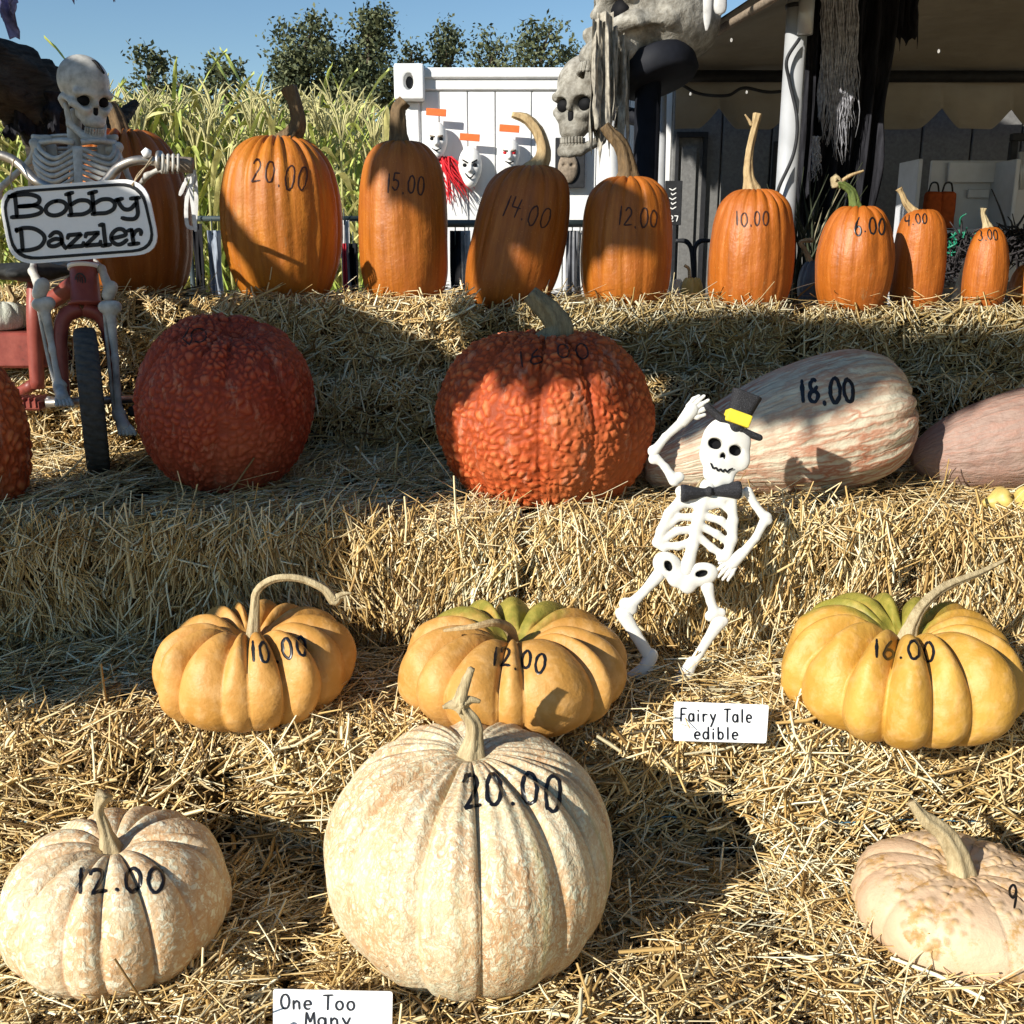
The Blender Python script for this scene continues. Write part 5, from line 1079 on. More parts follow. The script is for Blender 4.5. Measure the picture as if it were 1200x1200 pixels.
# clothes rail with costumes in front of the container
ry = 4.75; rail = thing('clothes_rail', (at(590, 262, ry)[0], ry, 0), 'dark metal clothes rail behind the pumpkin row', 'rail')
RAILM = plain('dark_green_steel', (.035, .05, .052), .5, .4, .2, 20); zr_ = at(600, 262, ry)[2]
a, b = at(500, 262, ry)[0], at(712, 262, ry)[0]
V, F = tube([(a, ry, zr_), (b, ry, zr_)], .017, 10); part('top_bar', V, F, RAILM, rail, True)
for x in (a + .02, b - .02): V, F = tube([(x, ry, zr_), (x, ry, .01)], .015, 10); part('upright', V, F, RAILM, rail, True)
def fabric(name, c, rgh=.85): return plain(name, c, rgh, .15, .25, 25, .3)
FAB = {'white': fabric('white_cotton', (.52, .51, .49)), 'grey': fabric('grey_satin', (.16, .165, .18), .5), 'black': fabric('black_cloth', (.012, .012, .014)), 'red': fabric('red_cloth', (.32, .02, .03)), 'blue': fabric('pale_blue_satin', (.24, .27, .32), .5)}
def drape(root, name, x0, x1, zt, zb, Y, mat, folds=5, amp=.03, rag=.05, seed=0, nx=48, nz=40, tips=7, taper=0.0, thick=.004):
    r = np.random.RandomState(seed); u = np.linspace(0, 1, nx); v = np.linspace(0, 1, nz); U, Vv = np.meshgrid(u, v, indexing='ij')
    bot = zb + rag * (np.abs(np.sin(u * math.pi * tips + seed)) ** .7 + .6 * r.rand(nx)); Z = zt + (bot[:, None] - zt) * Vv
    xc = (x0 + x1) / 2; X = xc + (x0 + (x1 - x0) * U - xc) * (1 - taper * Vv) + .01 * vnoise(np.stack([U * 4, Vv * 5], -1), seed) * Vv
    Yy = Y + amp * np.sin(U * 2 * math.pi * folds + 1.5 * vnoise(np.stack([U * 3, Vv * 2], -1), seed + 2)) * (.35 + .65 * Vv) + amp * .8 * vnoise(np.stack([U * 6, Vv * 4], -1), seed + 1)
    P = np.stack([X, Yy, Z], -1).reshape(-1, 3); F = grid_faces(nx, nz); n = len(P)
    V2 = np.vstack([P, P + np.array([0, thick, 0])]); idx = np.arange(n).reshape(nx, nz)
    bd = np.concatenate([idx[:, 0], idx[-1, 1:], idx[-2::-1, -1], idx[0, -2:0:-1]]); sd = np.stack([bd, np.roll(bd, -1), np.roll(bd, -1) + n, bd + n], 1)
    return part(name, V2, np.vstack([F[:, ::-1], F + n, sd]), mat, root, True)
GCL = 'costumes hanging behind the pumpkin row'
for lb, x0, x1, m_, yt, yb in (('black costume hanging left of the 20.00 pumpkin', 222, 243, 'black', 262, 345), ('pale blue costume hanging beside the 20.00 pumpkin', 240, 262, 'blue', 270, 345), ('white costume with red lining between the two tallest pumpkins', 398, 412, 'white', 258, 345), ('black costume between the two tallest pumpkins', 409, 421, 'black', 285, 345), ('black costume hanging left of the leaning pumpkin', 527, 541, 'black', 282, 345), ('white costume hanging beside the leaning pumpkin', 538, 552, 'white', 270, 345), ('grey costume between the leaning and the 12.00 pumpkin', 664, 676, 'grey', 266, 345), ('white costume beside the 12.00 pumpkin', 672, 686, 'white', 268, 345)):
    p0, p1 = at(x0, yt, ry), at(x1, yb, ry); t = thing('hanging_costume', ((p0[0] + p1[0]) / 2, ry, p1[2]), lb, 'costume', GCL)
    drape(t, 'garment', p0[0], p1[0], zr_ - .03 if x0 > 500 else p0[2], p1[2] - .5, ry + .01, FAB[m_], .9, .03, .05, int(x0), 20, 24, 1)
    V, F = tube([((p0[0] + p1[0]) / 2, ry, zr_ if x0 > 500 else p0[2] + .05), ((p0[0] + p1[0]) / 2, ry, p0[2] - .02)], .003, 5); part('hanger_hook', V, F, RAILM, t, True)
    if 'red lining' in lb: drape(t, 'red_lining', p0[0] + .01, p1[0] - .01, p0[2] - .10, p1[2] - .45, ry - .03, FAB['red'], 2, .012, .05, 7, 10, 12, 2)
# second rail carries the left costumes
r2 = thing('clothes_rail', (at(320, 262, ry)[0], ry, 0), 'clothes rail hidden behind the tallest pumpkins', 'rail')
a, b = at(205, 258, ry)[0], at(440, 258, ry)[0]; z2 = at(320, 256, ry)[2]; V, F = tube([(a, ry + .03, z2), (b, ry + .03, z2)], .012, 8); part('top_bar', V, F, RAILM, r2, True)
for x in (a + .05, b - .02): V, F = tube([(x, ry + .03, z2), (x, ry + .03, .01)], .012, 8); part('upright', V, F, RAILM, r2, True)
# ------------------------------------------------------------------ tent
tn = thing('market_tent', (2.2, 4.0, 0), 'shaded market tent with scalloped valance on the right', 'tent')
EL = [np.array([.60, 5.14, 2.42]), np.array([.80, 3.60, 2.42]), np.array([1.45, -.6, 2.42])]
gx = np.linspace(0, 1, 40); gv = np.linspace(0, 1, 36); P = []
for u in gx:
    for v in gv:
        e = np.array([np.interp(v, (0, .30, 1), [q[k] for q in EL]) for k in range(3)]); dl = 4.6 * u ** 1.2; dr_ = EL[0][1] - e[1]
        P.append([e[0] + dl, e[1], 2.42 + .34 * min(dl, dr_, 2.4) + .012 * math.sin(u * 40) * math.sin(v * 30)])
P = np.array(P); F = grid_faces(40, 36); n = len(P); part('canopy', np.vstack([P, P + np.array([0, 0, .006])]), np.vstack([F, F[:, ::-1] + n]), CANVAS, tn, True)
zb_ = at(840, 151, 5.1)[2]; zc_ = at(842, 127, 5.1)[2]; zt_ = at(842, 94, 5.1)[2]
nx = 360; x0, x1 = .765, 5.2; X = np.linspace(x0, x1, nx); sp_ = 82 * 5.05 / FPX; xcusp = at(842, 127, 5.1)[0]
fr_ = ((X - xcusp) / sp_ + .5) % 1 - .5; B = zb_ + (zc_ - zb_) * np.clip(1 - np.abs(fr_) / .26, 0, 1) ** 1.25
V = np.vstack([np.stack([X, np.full(nx, 5.12) + .02 * np.sin(X * 9), np.full(nx, zt_ + .02)], -1), np.stack([X, np.full(nx, 5.10) + .025 * np.sin(X * 11 + 1), B], -1)]); V = np.vstack([V, V + np.array([0, .005, 0])])
fF = [(i, i + 1, nx + i + 1, nx + i) for i in range(nx - 1)]; fF = fF + [tuple(2 * nx + j for j in f[::-1]) for f in fF] + [(nx + i, nx + i + 1, 3 * nx + i + 1, 3 * nx + i) for i in range(nx - 1)]
part('valance', V, fF, CANVAS, tn, True)
mb = MB(); mb.box((5.22, -.5, .02), (5.23, 5.5, 2.5)); mb.build('side_wall', CANVAS, tn)  # unseen wall added to keep sky light out of the tent
V, F = tube([(.72, 5.08, zt_ + .015), (5.3, 5.12, zt_ + .015)], .026, 12); part('rear_beam', V, F, DARKM, tn, True)
V, F = tube([e + np.array([0.03, 0, -.02]) for e in EL], .015, 12, 20); part('side_beam', V, F, GREY, tn, True)
V, F = tube([at(775, 110, 5.05), (at(776, 330, 5.05)[0], 5.05, .005)], .026, 16); part('rear_pole', V, F, POLE, tn, True)
pf = at(924, 180, 3.72); pole = part('front_pole', *tube([(pf[0], 3.72, 2.44), (pf[0], 3.72, .005)], .036, 24), POLE, tn, True)
V, F = tube([(pf[0] + .018, 3.68, 2.44), (pf[0] + .018, 3.68, at(940, 42, 3.7)[2])], .026, 16); part('pole_sleeve', V, F, POLE, pole, True)
V, F = tube([(pf[0], 3.72, at(930, 10, 3.72)[2]), (pf[0], 3.72, at(930, 5, 3.72)[2])], .041, 20); part('pole_band', V, F, DARKM, pole, True)
V, F = tube([at(937, 45, 3.66), at(922, 70, 3.66), at(925, 95, 3.67), at(934, 140, 3.66), at(930, 180, 3.66), at(912, 222, 3.66), at(910, 245, 3.68)], .006, 7, 40); part('pole_cable', V, F, DARKM, pole, True)
sl = thing('string_lights', at(850, 108, 4.95), 'thin dark cable with tiny bulbs slung under the tent roof', 'string lights')
V, F = tube([at(800, 100, 4.95), at(820, 110, 4.95), at(852, 112, 4.9), at(872, 103, 4.9), at(905, 108, 4.9), at(960, 100, 4.95)], .007, 6, 40); part('cable', V, F, DARKM, sl, True)
BULB = NM('lit_bulb', .3, .5); BULB.b.inputs['Emission Color'].default_value = (1, .95, .85, 1); BULB.b.inputs['Emission Strength'].default_value = .4; BULB.col((.9, .9, .85)); BULB = BULB.m
for p in ((809, 110), (857, 47), (875, 108), (1100, 60)):
    Y_ = 4.88 if p[1] > 90 else 4.2; V, F = surfnet(lambda P: sd_ell(P, (0, 0, 0), (.005, .005, .008)), (-.02, -.02, -.02), (.02, .02, .02), .003); part('bulb', V + at(*p, Y_), F, BULB, sl, True)
# black sign by the container door
c = at(789, 238, 5.0); t = thing('black_notice', c, 'small black notice board with white lettering beside the white pole', 'sign'); mb = MB(); mb.box(c + np.array([-.04, 0, -.10]), c + np.array([.04, .01, .10]), .002); mb.build('notice_board', DARKM, t)
fnb = lambda px, py, lift=0.0: at(px, py, 5.0) + np.array([0, -lift, 0]); st_ = TS('27', 785, 253, 795, 253, 7, seed=1)
for k in range(5): st_.append(np.array([(784.5 + (k % 2) * 2, 221 + k * 5.5), (788, 223 + k * 5.5), (792, 220.5 + k * 5.5)]))
plane_write(t, 'white_lettering', st_, 1.2, CARD, fnb, .002)
# ------------------------------------------------------------------ black hanging ghoul with gauze
BGZ = NM('black_gauze', .9, .1); _v = BGZ.obj(); BGZ.col(BGZ.ramp(BGZ.noise(BGZ.map(_v, (60, 60, 9)), 1, 4), [(.35, (.008, .008, .010)), (.75, (.035, .035, .042))])); BGZ.bump(BGZ.noise(_v, 150, 3), .5, .004); BGZ = BGZ.m
GGZ = plain('grey_gauze', (.36, .36, .39), .9, .1, .45, 70, .5); PGZ = plain('violet_gauze', (.15, .15, .27), .85, .15, .4, 60, .4); TGZ = plain('dirty_linen', (.33, .30, .245), .9, .1, .5, 40, .5)
gy = 3.95; gh = thing('hanging_ghoul', at(1000, 280, gy), 'black ragged cloth figure with grey gauze hanging in the tent', 'figure')
def dr(root, name, px0, px1, py0, py1, Y, mat, **k):
    p0, p1 = at(px0, py0, Y), at(px1, py0, Y); zb = at((px0 + px1) / 2, py1, Y)[2]; return drape(root, name, p0[0], p1[0], p0[2], zb, Y, mat, **k)
dr(gh, 'black_robe', 942, 1058, -60, 288, gy, BGZ, folds=6, amp=.045, rag=.06, seed=3, nx=90, nz=50, taper=.12, tips=9)
dr(gh, 'black_strip', 1052, 1084, -60, 66, gy + .03, BGZ, folds=3, amp=.02, rag=.05, seed=6, nx=30, nz=24, tips=4)
dr(gh, 'black_strip', 946, 968, -60, 300, gy - .05, BGZ, folds=2, amp=.02, rag=.16, seed=9, nx=24, nz=50, tips=3)
def gauze(root, name, px0, px1, py0, py1, Y, mat, n, seed, w=.004):
    r = np.random.RandomState(seed); mb = MB()
    for k in range(n):
        x = r.uniform(px0, px1); e = py0 + (py1 - py0) * r.uniform(.55, 1) * (1 - .35 * abs((x - px0) / (px1 - px0) - .5)); m_ = 7
        P = np.array([at(x + r.uniform(-2.5, 2.5) + (j / m_) * r.uniform(-5, 5), py0 + (e - py0) * j / m_, Y + r.uniform(-.012, .012)) for j in range(m_ + 1)]); mb.tube(P, np.linspace(w, w * .3, m_ + 1) * r.uniform(.5, 1.3), 3, 12)
    return tag(mb.build(name, mat, root, True), kind='stuff')
gauze(gh, 'grey_gauze', 962, 1004, -20, 200, gy - .085, GGZ, 170, 3); gauze(gh, 'grey_gauze', 953, 960, 160, 220, gy - .09, GGZ, 24, 4)
dr(gh, 'grey_strip', 966, 1000, -40, 160, gy - .075, GGZ, folds=4, amp=.015, rag=.09, seed=12, nx=40, nz=40, tips=5, taper=.35)
# ------------------------------------------------------------------ giant skulls
SKM = NM('weathered_skull_resin', .7, .2); _v = SKM.obj(); _n = SKM.noise(_v, 7, 6, .7); _n2 = SKM.noise(_v, 26, 5, .7)
SKM.col(SKM.mix(SKM.ramp(_n2, [(.35, .75), (.6, 0)]), SKM.ramp(_n, [(.3, (.15, .14, .12)), (.55, (.38, .36, .31)), (.7, (.50, .475, .41))]), (.10, .085, .06))); SKM.bump(_n2, .7, .012); SKM = SKM.m
py_ = 3.95; pst = thing('skull_pedestal', (at(759, 200, py_)[0], py_, 0), 'black round pedestal on a dark post holding the giant skull', 'pedestal')
NAVY = plain('dark_blue_black_paint', (.008, .009, .013), .65, .2, .3, 20); dc = at(770, 84, py_)
V, F = tube([(dc[0] - .03, py_, dc[2]), (dc[0] - .03, py_, .005)], .047, 20); part('post', V, F, NAVY, pst, True)
V, F = tube([(0, 0, -.045), (0, 0, -.03), (0, 0, .04), (0, 0, .05)], [.13, .145, .145, .135], 40); part('round_plate', np.array(V) @ (rot('y', -16) @ rot('x', -14)).T + dc, F, NAVY, pst, True)
g1 = thing('giant_skull', dc + np.array([0, 0, .05]), 'huge weathered skull facing left on the black pedestal', 'skull')
skull_parts(dc + np.array([-.055, 0, .155]), .35, rot('z', -72) @ rot('x', -12), .022, g1, SKM, False, cracks=.014, seed=4, dome=True)
g2 = thing('giant_skull', at(684, 185, 4.12), 'smaller grinning skull with bared teeth below the pedestal', 'skull')
skull_parts(at(686, 124, 4.12), .225, rot('z', -34) @ rot('x', 2), .024, g2, SKM, True, -.05, cracks=.010, seed=9)
V, F = tube([at(700, 130, 4.2), at(722, 132, 4.08), at(755, 140, 3.97)], .03, 10, 10); part('bracket', V, F, NAVY, g2, True)
cl = thing('linen_strips', at(708, 210, 3.78), 'dirty linen strips dangling from the giant skull', 'cloth strips')
for k, (a_, b_, e_, yo) in enumerate(((700, 719, 212, 0), (694, 706, 190, -.02), (711, 724, 178, .03), (724, 738, 200, .10))): dr(cl, 'linen_strip', a_, b_, 14 + 8 * k, e_, 3.72 + yo, TGZ, folds=1.3, amp=.028, rag=.10, seed=20 + k, nx=22, nz=50, tips=1.6, taper=-.25)
for lb, x, y in (('long white rag tip hanging left of the tent edge', 829, 36), ('short white rag tip beside the tent edge', 844, 18)):
    P = [at(x + 1, -40, 3.6), at(x, y * .5, 3.6), at(x - 1 if y > 20 else x, y, 3.6)]; V, F = tube(P, [.018, .014 if y > 20 else .022, .004], 8, 14, flat=.4); tag(part('white_rag', V, F, FAB['white'], None, True), lb, 'rag')
# ------------------------------------------------------------------ stall behind on the right
dy = 4.55; sh_ = thing('display_shelf', at(1130, 262, dy), 'white display shelf with pegboard back in the tent shade', 'shelf'); PEG = plain('white_laminate', (.60, .61, .64), .5, .3, .06, 20)
p0, p1 = at(1092, 188, dy + .1), at(1196, 330, dy + .1); mb = MB(); mb.box((p0[0], dy + .1, p1[2]), (p1[0], dy + .115, p0[2]), .003); mb.build('back_panel', PEG, sh_)
s0 = at(1077, 186, dy - .12); mb = MB(); mb.box((s0[0], dy - .12, .02), (s0[0] + .018, dy + .1, s0[2]), .003); mb.build('side_board', PEG, sh_)
s1 = at(1192, 186, dy - .12); mb = MB(); mb.box((s1[0], dy - .12, .02), (s1[0] + .018, dy + .1, s1[2]), .003); mb.build('side_board', PEG, sh_)
for (a_, b_, c_, d_) in ((1112, 1150, 190, 214), (1152, 1186, 190, 214), (1134, 1158, 222, 232)):
    q0, q1 = at(a_, c_, dy + .08), at(b_, d_, dy + .08); mb = MB(); mb.box((q0[0], dy + .07, q1[2]), (q1[0], dy + .085, q0[2]), .002); mb.build('price_board', PEG, sh_)
q0 = at(1080, 268, dy); mb = MB(); mb.box((s0[0] + .02, dy - .1, q0[2] - .02), (s1[0], dy + .1, q0[2]), .003); mb.build('shelf_board', PEG, sh_)
ORB = plain('orange_felt', (.40, .075, .015), .8, .2, .25, 40)
for lb, x in (('orange felt treat bag on the display shelf, left one', 1090), ('orange felt treat bag on the display shelf, right one', 1106)):
    b_ = at(x, 268, dy); t = thing('treat_bag', b_, lb, 'bag'); V, F = surfnet(lambda P: sd_box(P, (0, 0, .075), (.034, .03, .078), .018) + .002 * vnoise(P * 60), (-.05, -.05, -.01), (.05, .05, .17), .008); part('pouch', V + b_, F, ORB, t, True)
    V, F = tube([b_ + np.array([-.022, 0, .15]), b_ + np.array([-.012, 0, .185]), b_ + np.array([.012, 0, .185]), b_ + np.array([.022, 0, .15])], .004, 6, 14); part('handle', V, F, DARKM, t, True)
def bunch(name, label, cat, px, py, Y, r, n, mats, seed, L=.08):
    t = thing(name, at(px, py, Y), label, cat); rr = np.random.RandomState(seed); c = at(px, py, Y)
    for k, m_ in enumerate(mats):
        mb = MB()
        for i in range(n):
            p = c + rr.randn(3) * np.array([r, r * .6, r * .55]); d = rr.randn(3) * L; mb.tube([p, p + d * .5 + rr.randn(3) * .01, p + d], [.005, .004, .002], 4, 6)
        tag(mb.build('tinsel', m_, t, True), kind='stuff')
GRN = plain('green_tinsel', (.02, .22, .13), .35, .5, .4, 60); DKM = plain('dark_trinkets', (.03, .026, .028), .6, .3, .5, 60)
bunch('tinsel_heap', 'heap of green and dark tinsel garlands by the display shelf', 'garland', 1122, 288, 4.3, .05, 60, [GRN, DKM, DKM], 3, .035)
bunch('tinsel_heap', 'dark heap of trinkets behind the smallest pumpkin', 'trinkets', 1118, 312, 4.2, .06, 70, [DKM, DKM], 4, .035)
bunch('tinsel_heap', 'dark heap of garlands at the right edge under the tent', 'garland', 1196, 285, 4.2, .06, 90, [DKM, DKM], 5, .05)
dk = thing('dark_rack', at(1192, 170, 4.5), 'tall dark goods rack at the right edge of the tent', 'rack'); mb = MB(); q = at(1186, 165, 4.5); mb.box((q[0], 4.5, .01), (q[0] + .03, 4.53, q[2]), .004); mb.box((q[0] + .0, 4.5, q[2]), (q[0] + .5, 4.53, q[2] + .03), .004); mb.build('rack_frame', DARKM, dk)
for k in range(2): V, F = tube([at(1196 + 3 * k, 178, 4.45), at(1196 + 3 * k, 222, 4.45)], .008, 8); part('silver_tube', V, F, POLE, dk, True)
# dry grass plant and dark bench scraps behind the pumpkins
gp = thing('grass_plant', (at(936, 330, 3.8)[0], 3.8, 1.0), 'dark spiky grass plant beside the front tent pole', 'plant'); rr = np.random.RandomState(4); GRS = plain('dark_grass', (.035, .042, .022), .6, .3, .5, 20); DGR = plain('dry_grass', (.25, .22, .14), .6, .3, .4, 20)
for m_, n_ in ((GRS, 46), (DGR, 12)):
    mb = MB()
    for k in range(n_):
        b_ = np.array([at(942, 330, 3.8)[0] + rr.uniform(-.05, .06), 3.8 + rr.uniform(-.04, .06), 1.3]); a_ = rr.uniform(-.6, .6); h_ = rr.uniform(.35, .62); mb.tube([b_, b_ + np.array([a_ * .06, 0, h_ * .6]), b_ + np.array([a_ * .28, rr.uniform(-.06, .06), h_])], [.005, .005, .001], 4, 8)
    tag(mb.build('blades', m_, gp, True), kind='stuff')
pt_ = MB(); pt_.tube([gp.location + Vector((0, 0, -.995)), gp.location + Vector((0, 0, .34))], [.09, .12], 16); pt_.build('pot', DARKM, gp, True)
# low ornate iron fence behind 12.00 and 10.00
iron = thing('iron_scroll', at(812, 330, 4.2), 'black iron scroll ornament between the 12.00 and 10.00 pumpkins', 'ornament')
for s in (-1, 1):
    V, F = tube([at(812 + s * 20, 282, 4.2), at(812 + s * 8, 283, 4.2), at(812 + s * 2, 292, 4.2), at(813 + s * 1, 312, 4.2), at(814, 345, 4.2)], [.007, .010, .009, .009, .009], 8, 24); part('scroll_bar', V, F, DARKM, iron, True)
V, F = tube([at(814, 345, 4.2), (at(814, 345, 4.2)[0], 4.2, .01)], .01, 8); part('scroll_post', V, F, DARKM, iron, True)
# ------------------------------------------------------------------ corn field
CL = [plain('corn_leaf_%d' % i, c_, .5, .3, .3, 9, .1) for i, c_ in enumerate([(.41, .45, .11), (.27, .35, .07), (.58, .54, .22)])]
CS = plain('corn_stalk', (.34, .33, .12), .5, .3, .3, 14); CT = plain('corn_tassel', (.46, .42, .20), .7, .2, .3, 30)
def leaf_mesh(L, w, up, droop, seed):
    r = np.random.RandomState(seed); n = 10; t = np.linspace(0, 1, n)
    x = L * (t * math.cos(up) ) * (1 - .15 * t); z = L * (t * math.sin(up) - droop * t ** 2.2); ww = w * np.sin(math.pi * np.clip(t * .9 + .1, 0, 1)) ** .7
    tw = r.uniform(-.6, .6) * t; P = []
    for i in range(n):
        for k in (-1, 0, 1): P.append([x[i] - k * ww[i] * .15 * math.sin(tw[i]), k * ww[i] * math.cos(tw[i]), z[i] + k * ww[i] * math.sin(tw[i]) + (0 if k else -ww[i] * .35) + .012 * math.sin(9 * t[i] + seed + k * 2)])
    return npmesh('leaf', P, grid_faces(n, 3), True)
LM = []
for k in range(9):
    me = leaf_mesh(.55 + .1 * (k % 4), .015 + .003 * (k % 3), (1.1, 1.3, .9)[k % 3], (.55, .3, .85)[(k // 3) % 3], k); me.materials.append(CL[k % 3]); LM.append(me)
V, F = tube([(0, 0, 0), (.02, .01, 1.2), (.0, .02, 2.2)], [.016, .013, .007], 6, 6); STM = pymesh('stalk', V, F, True); STM.materials.append(CS)
mb = MB(); rr = np.random.RandomState(6)
for k in range(9):
    a_ = rr.uniform(0, 6.28); s_ = rr.uniform(.03, .13); mb.tube([(0, .02, 2.18), (s_ * .6 * math.cos(a_), .02 + s_ * .6 * math.sin(a_), 2.34), (s_ * math.cos(a_) * 1.5, .02 + s_ * math.sin(a_) * 1.5, 2.40 + rr.uniform(-.06, .06))], [.006, .006, .003], 4, 5)
TSM = pymesh('tassel', np.concatenate(mb.V), mb.F, True); TSM.materials.append(CT)
rr = np.random.RandomState(12); GCN = 'corn plants along the edge of the field'
for k in range(84):
    row = k % 2; Yc_ = (7.6, 8.0)[row] + rr.uniform(-.12, .12); xp = -40 + (510) * ((k // 2) / 41.5) + rr.uniform(-6, 6); p = at(xp, 200, Yc_)
    if p[0] > -.88: continue
    s_ = rr.uniform(.98, 1.14); root = bpy.data.objects.new('corn_plant', None); COL.objects.link(root); root.location = (p[0], Yc_, 0); root.scale = (s_, s_, s_); root.rotation_euler = (0, 0, rr.uniform(0, 6.28)); root.empty_display_size = .1
    tag(root, 'ripening corn plant at the near edge of the field', 'corn', GCN)
    for nm, me in (('stalk', STM), ('tassel', TSM)):
        o = bpy.data.objects.new(nm, me); COL.objects.link(o); o.parent = root
    for i in range(14):
        o = bpy.data.objects.new('leaf', LM[rr.randint(9)]); COL.objects.link(o); o.parent = root; o.location = (0, 0, .75 + .105 * i); o.rotation_euler = (0, 0, i * math.pi + rr.uniform(-.7, .7))
Vs, Fs, Ms, n0 = [], [], [], 0
src = []
for me in LM + [STM, TSM]:
    a_ = np.zeros(len(me.vertices) * 3); me.vertices.foreach_get('co', a_); src.append((a_.reshape(-1, 3), [tuple(p.vertices) for p in me.polygons]))
allF = []
for k in range(380):
    Yc_ = rr.uniform(8.4, 13.0); p = at(rr.uniform(-60, 462), 200, Yc_); s_ = rr.uniform(1.0, 1.2)
    def put(i, z, ang):
        global n0
        V_, F_ = src[i]; Vs.append((V_ @ rot('z', math.degrees(ang)).T + np.array([0, 0, z])) * s_ + np.array([p[0], Yc_, 0])); allF.extend(tuple(q + n0 for q in f) for f in F_); n0 += len(V_); Ms.extend([(i % 3) if i < 9 else 3 + (i - 9)] * len(F_))
    if p[0] > -1.0: continue
    a0 = rr.uniform(0, 6.28); put(9, 0, a0); put(10, 0, a0)
    for i in range(12): put(rr.randint(9), 1.05 + .1 * i, a0 + i * math.pi + rr.uniform(-.7, .7))
me = pymesh('corn_field', np.concatenate(Vs), allF, True)
for m_ in CL + [CS, CT]: me.materials.append(m_)
me.polygons.foreach_set('material_index', Ms); o = bpy.data.objects.new('corn_field', me); COL.objects.link(o); tag(o, 'dense corn standing behind the first rows', 'corn', kind='stuff')
# ------------------------------------------------------------------ trees on the skyline
LEAF = NM('tree_leaf', .6, .25); LEAF.col(LEAF.ramp(LEAF.attr('rnd'), [(0, (.03, .042, .02)), (.5, (.075, .09, .042)), (1, (.16, .17, .08))])); LEAF = LEAF.m
BARK = plain('tree_bark', (.09, .07, .05), .85, .1, .3, 3)
def tree(label, px, ptop, wpx, Y, seed, dens=3600, lean=0.0):
    r = np.random.RandomState(seed); d = Y * _c; zt = at(px, ptop, Y)[2]; X = at(px, ptop, Y)[0]; w = wpx * d / FPX / 2; root = thing('skyline_tree', (X, Y, 0), label, 'tree', 'trees on the skyline')
    V, F = tube([(X, Y, 0), (X + lean * .3, Y, zt * .5), (X + lean, Y, zt * .93)], [.35, .25, .06], 8, 10, jit=.06); part('trunk', V, F, BARK, root, True)
    cl = []; z0 = zt * .35
    for k in range(46):
        t = r.rand() ** .8; z = z0 + (zt - z0) * t; rad = w * (1 - .75 * t ** 1.6) * r.uniform(.3, 1.05); a_ = r.uniform(0, 6.28); cl.append([X + lean * t + rad * math.cos(a_), Y + rad * math.sin(a_), z])
        if k % 2 == 0:
            V, F = tube([(X + lean * t * .7, Y, z - (zt - z0) * .12), cl[-1]], [.09, .025], 5); part('limb', V, F, BARK, root, True)
    cl = np.array(cl); n = dens; c = cl[r.randint(len(cl), size=n)] + r.randn(n, 3) * np.array([w * .14, w * .14, (zt - z0) * .045]); s = r.uniform(.06, .17, n)
    A = r.randn(n, 3); A /= np.linalg.norm(A, axis=1, keepdims=True); Bv = np.cross(A, r.randn(n, 3)); Bv /= np.linalg.norm(Bv, axis=1, keepdims=True)
    V = np.stack([c - A * s[:, None], c + Bv * s[:, None] * .55, c + A * s[:, None], c - Bv * s[:, None] * .55], 1).reshape(-1, 3); part('crown', V, np.arange(4 * n).reshape(n, 4), LEAF, root, False, {'rnd': ('FLOAT', np.repeat(r.rand(n), 4))})
tree('slender tree rising behind the corn, farthest left', 172, 60, 92, 48, 1, 3400); tree('slender tree rising behind the corn beside the tallest pumpkin', 262, 64, 100, 48, 2, 3400)
tree('large dark tree just left of the two tall skyline trees', 356, 27, 150, 55, 3, 11000); tree('large dark tree left of the container corner', 430, 20, 126, 55, 4, 9000); tree('low tree between the container corner and large dark tree', 480, 58, 80, 58, 8, 1800)
tree('pointed tree above the left end of the container', 522, 34, 84, 58, 5, 2400); tree('loose tree above the middle of the container', 574, 42, 104, 58, 6, 2400); tree('loose tree above the container beside the skulls', 634, 32, 130, 56, 7, 3600); tree('small tree peeping out left of the giant skull', 676, 54, 70, 58, 9, 1400); tree('faint slender tree at the left behind the black limb', 58, 85, 50, 60, 10, 1500)
tree('low bushy tree between the two slender trees', 215, 88, 100, 52, 11, 1800)
# small bird
b_ = at(613, 24, 30); V = np.array([[-.14, 0, .05], [-.05, -.02, .015], [0, -.03, 0], [.05, -.02, .015], [.14, 0, .05], [0, .10, -.01], [-.04, .03, .0], [.04, .03, 0], [0, 0, -.03]]) + b_
tag(part('bird', V, [(0, 1, 6), (1, 2, 8, 6), (2, 3, 7, 8), (3, 4, 7), (6, 8, 7, 5), (1, 6, 8, 2)], DARKM, None, True), 'tiny dark bird flying in the blue sky', 'bird')
# ------------------------------------------------------------------ gnarled prop trees hung with gauze (one behind the rider, one added unseen at the left to shade the steps)
WOOD = NM('grey_prop_bark', .85, .15); _v = WOOD.obj(); _n = WOOD.noise(WOOD.map(_v, (9, 9, 30)), 1, 6, .7, 1.5); WOOD.col(WOOD.ramp(_n, [(.3, (.018, .016, .014)), (.6, (.075, .066, .056)), (.8, (.16, .145, .12))])); WOOD.bump(_n, .9, .03); WOOD = WOOD.m
def limb(root, name, pts, rad, seed, n=40, ridge=.14):
    V, F = tube(np.array(pts), rad, 22, n, ridge, 6, 1.6, jit=.035, seed=seed); return part(name, V, F, WOOD, root, True)
tx = at(70, 200, 3.95); pt = thing('prop_tree', (tx[0], 3.95, 0), 'gnarled dark prop tree behind the riding skeleton', 'prop tree')
limb(pt, 'trunk', [(tx[0], 3.95, 0), (tx[0] + .02, 3.95, .9), (tx[0], 3.95, 1.45), at(84, 185, 3.9), at(86, 158, 3.82)], [.20, .16, .14, .14, .15], 1)
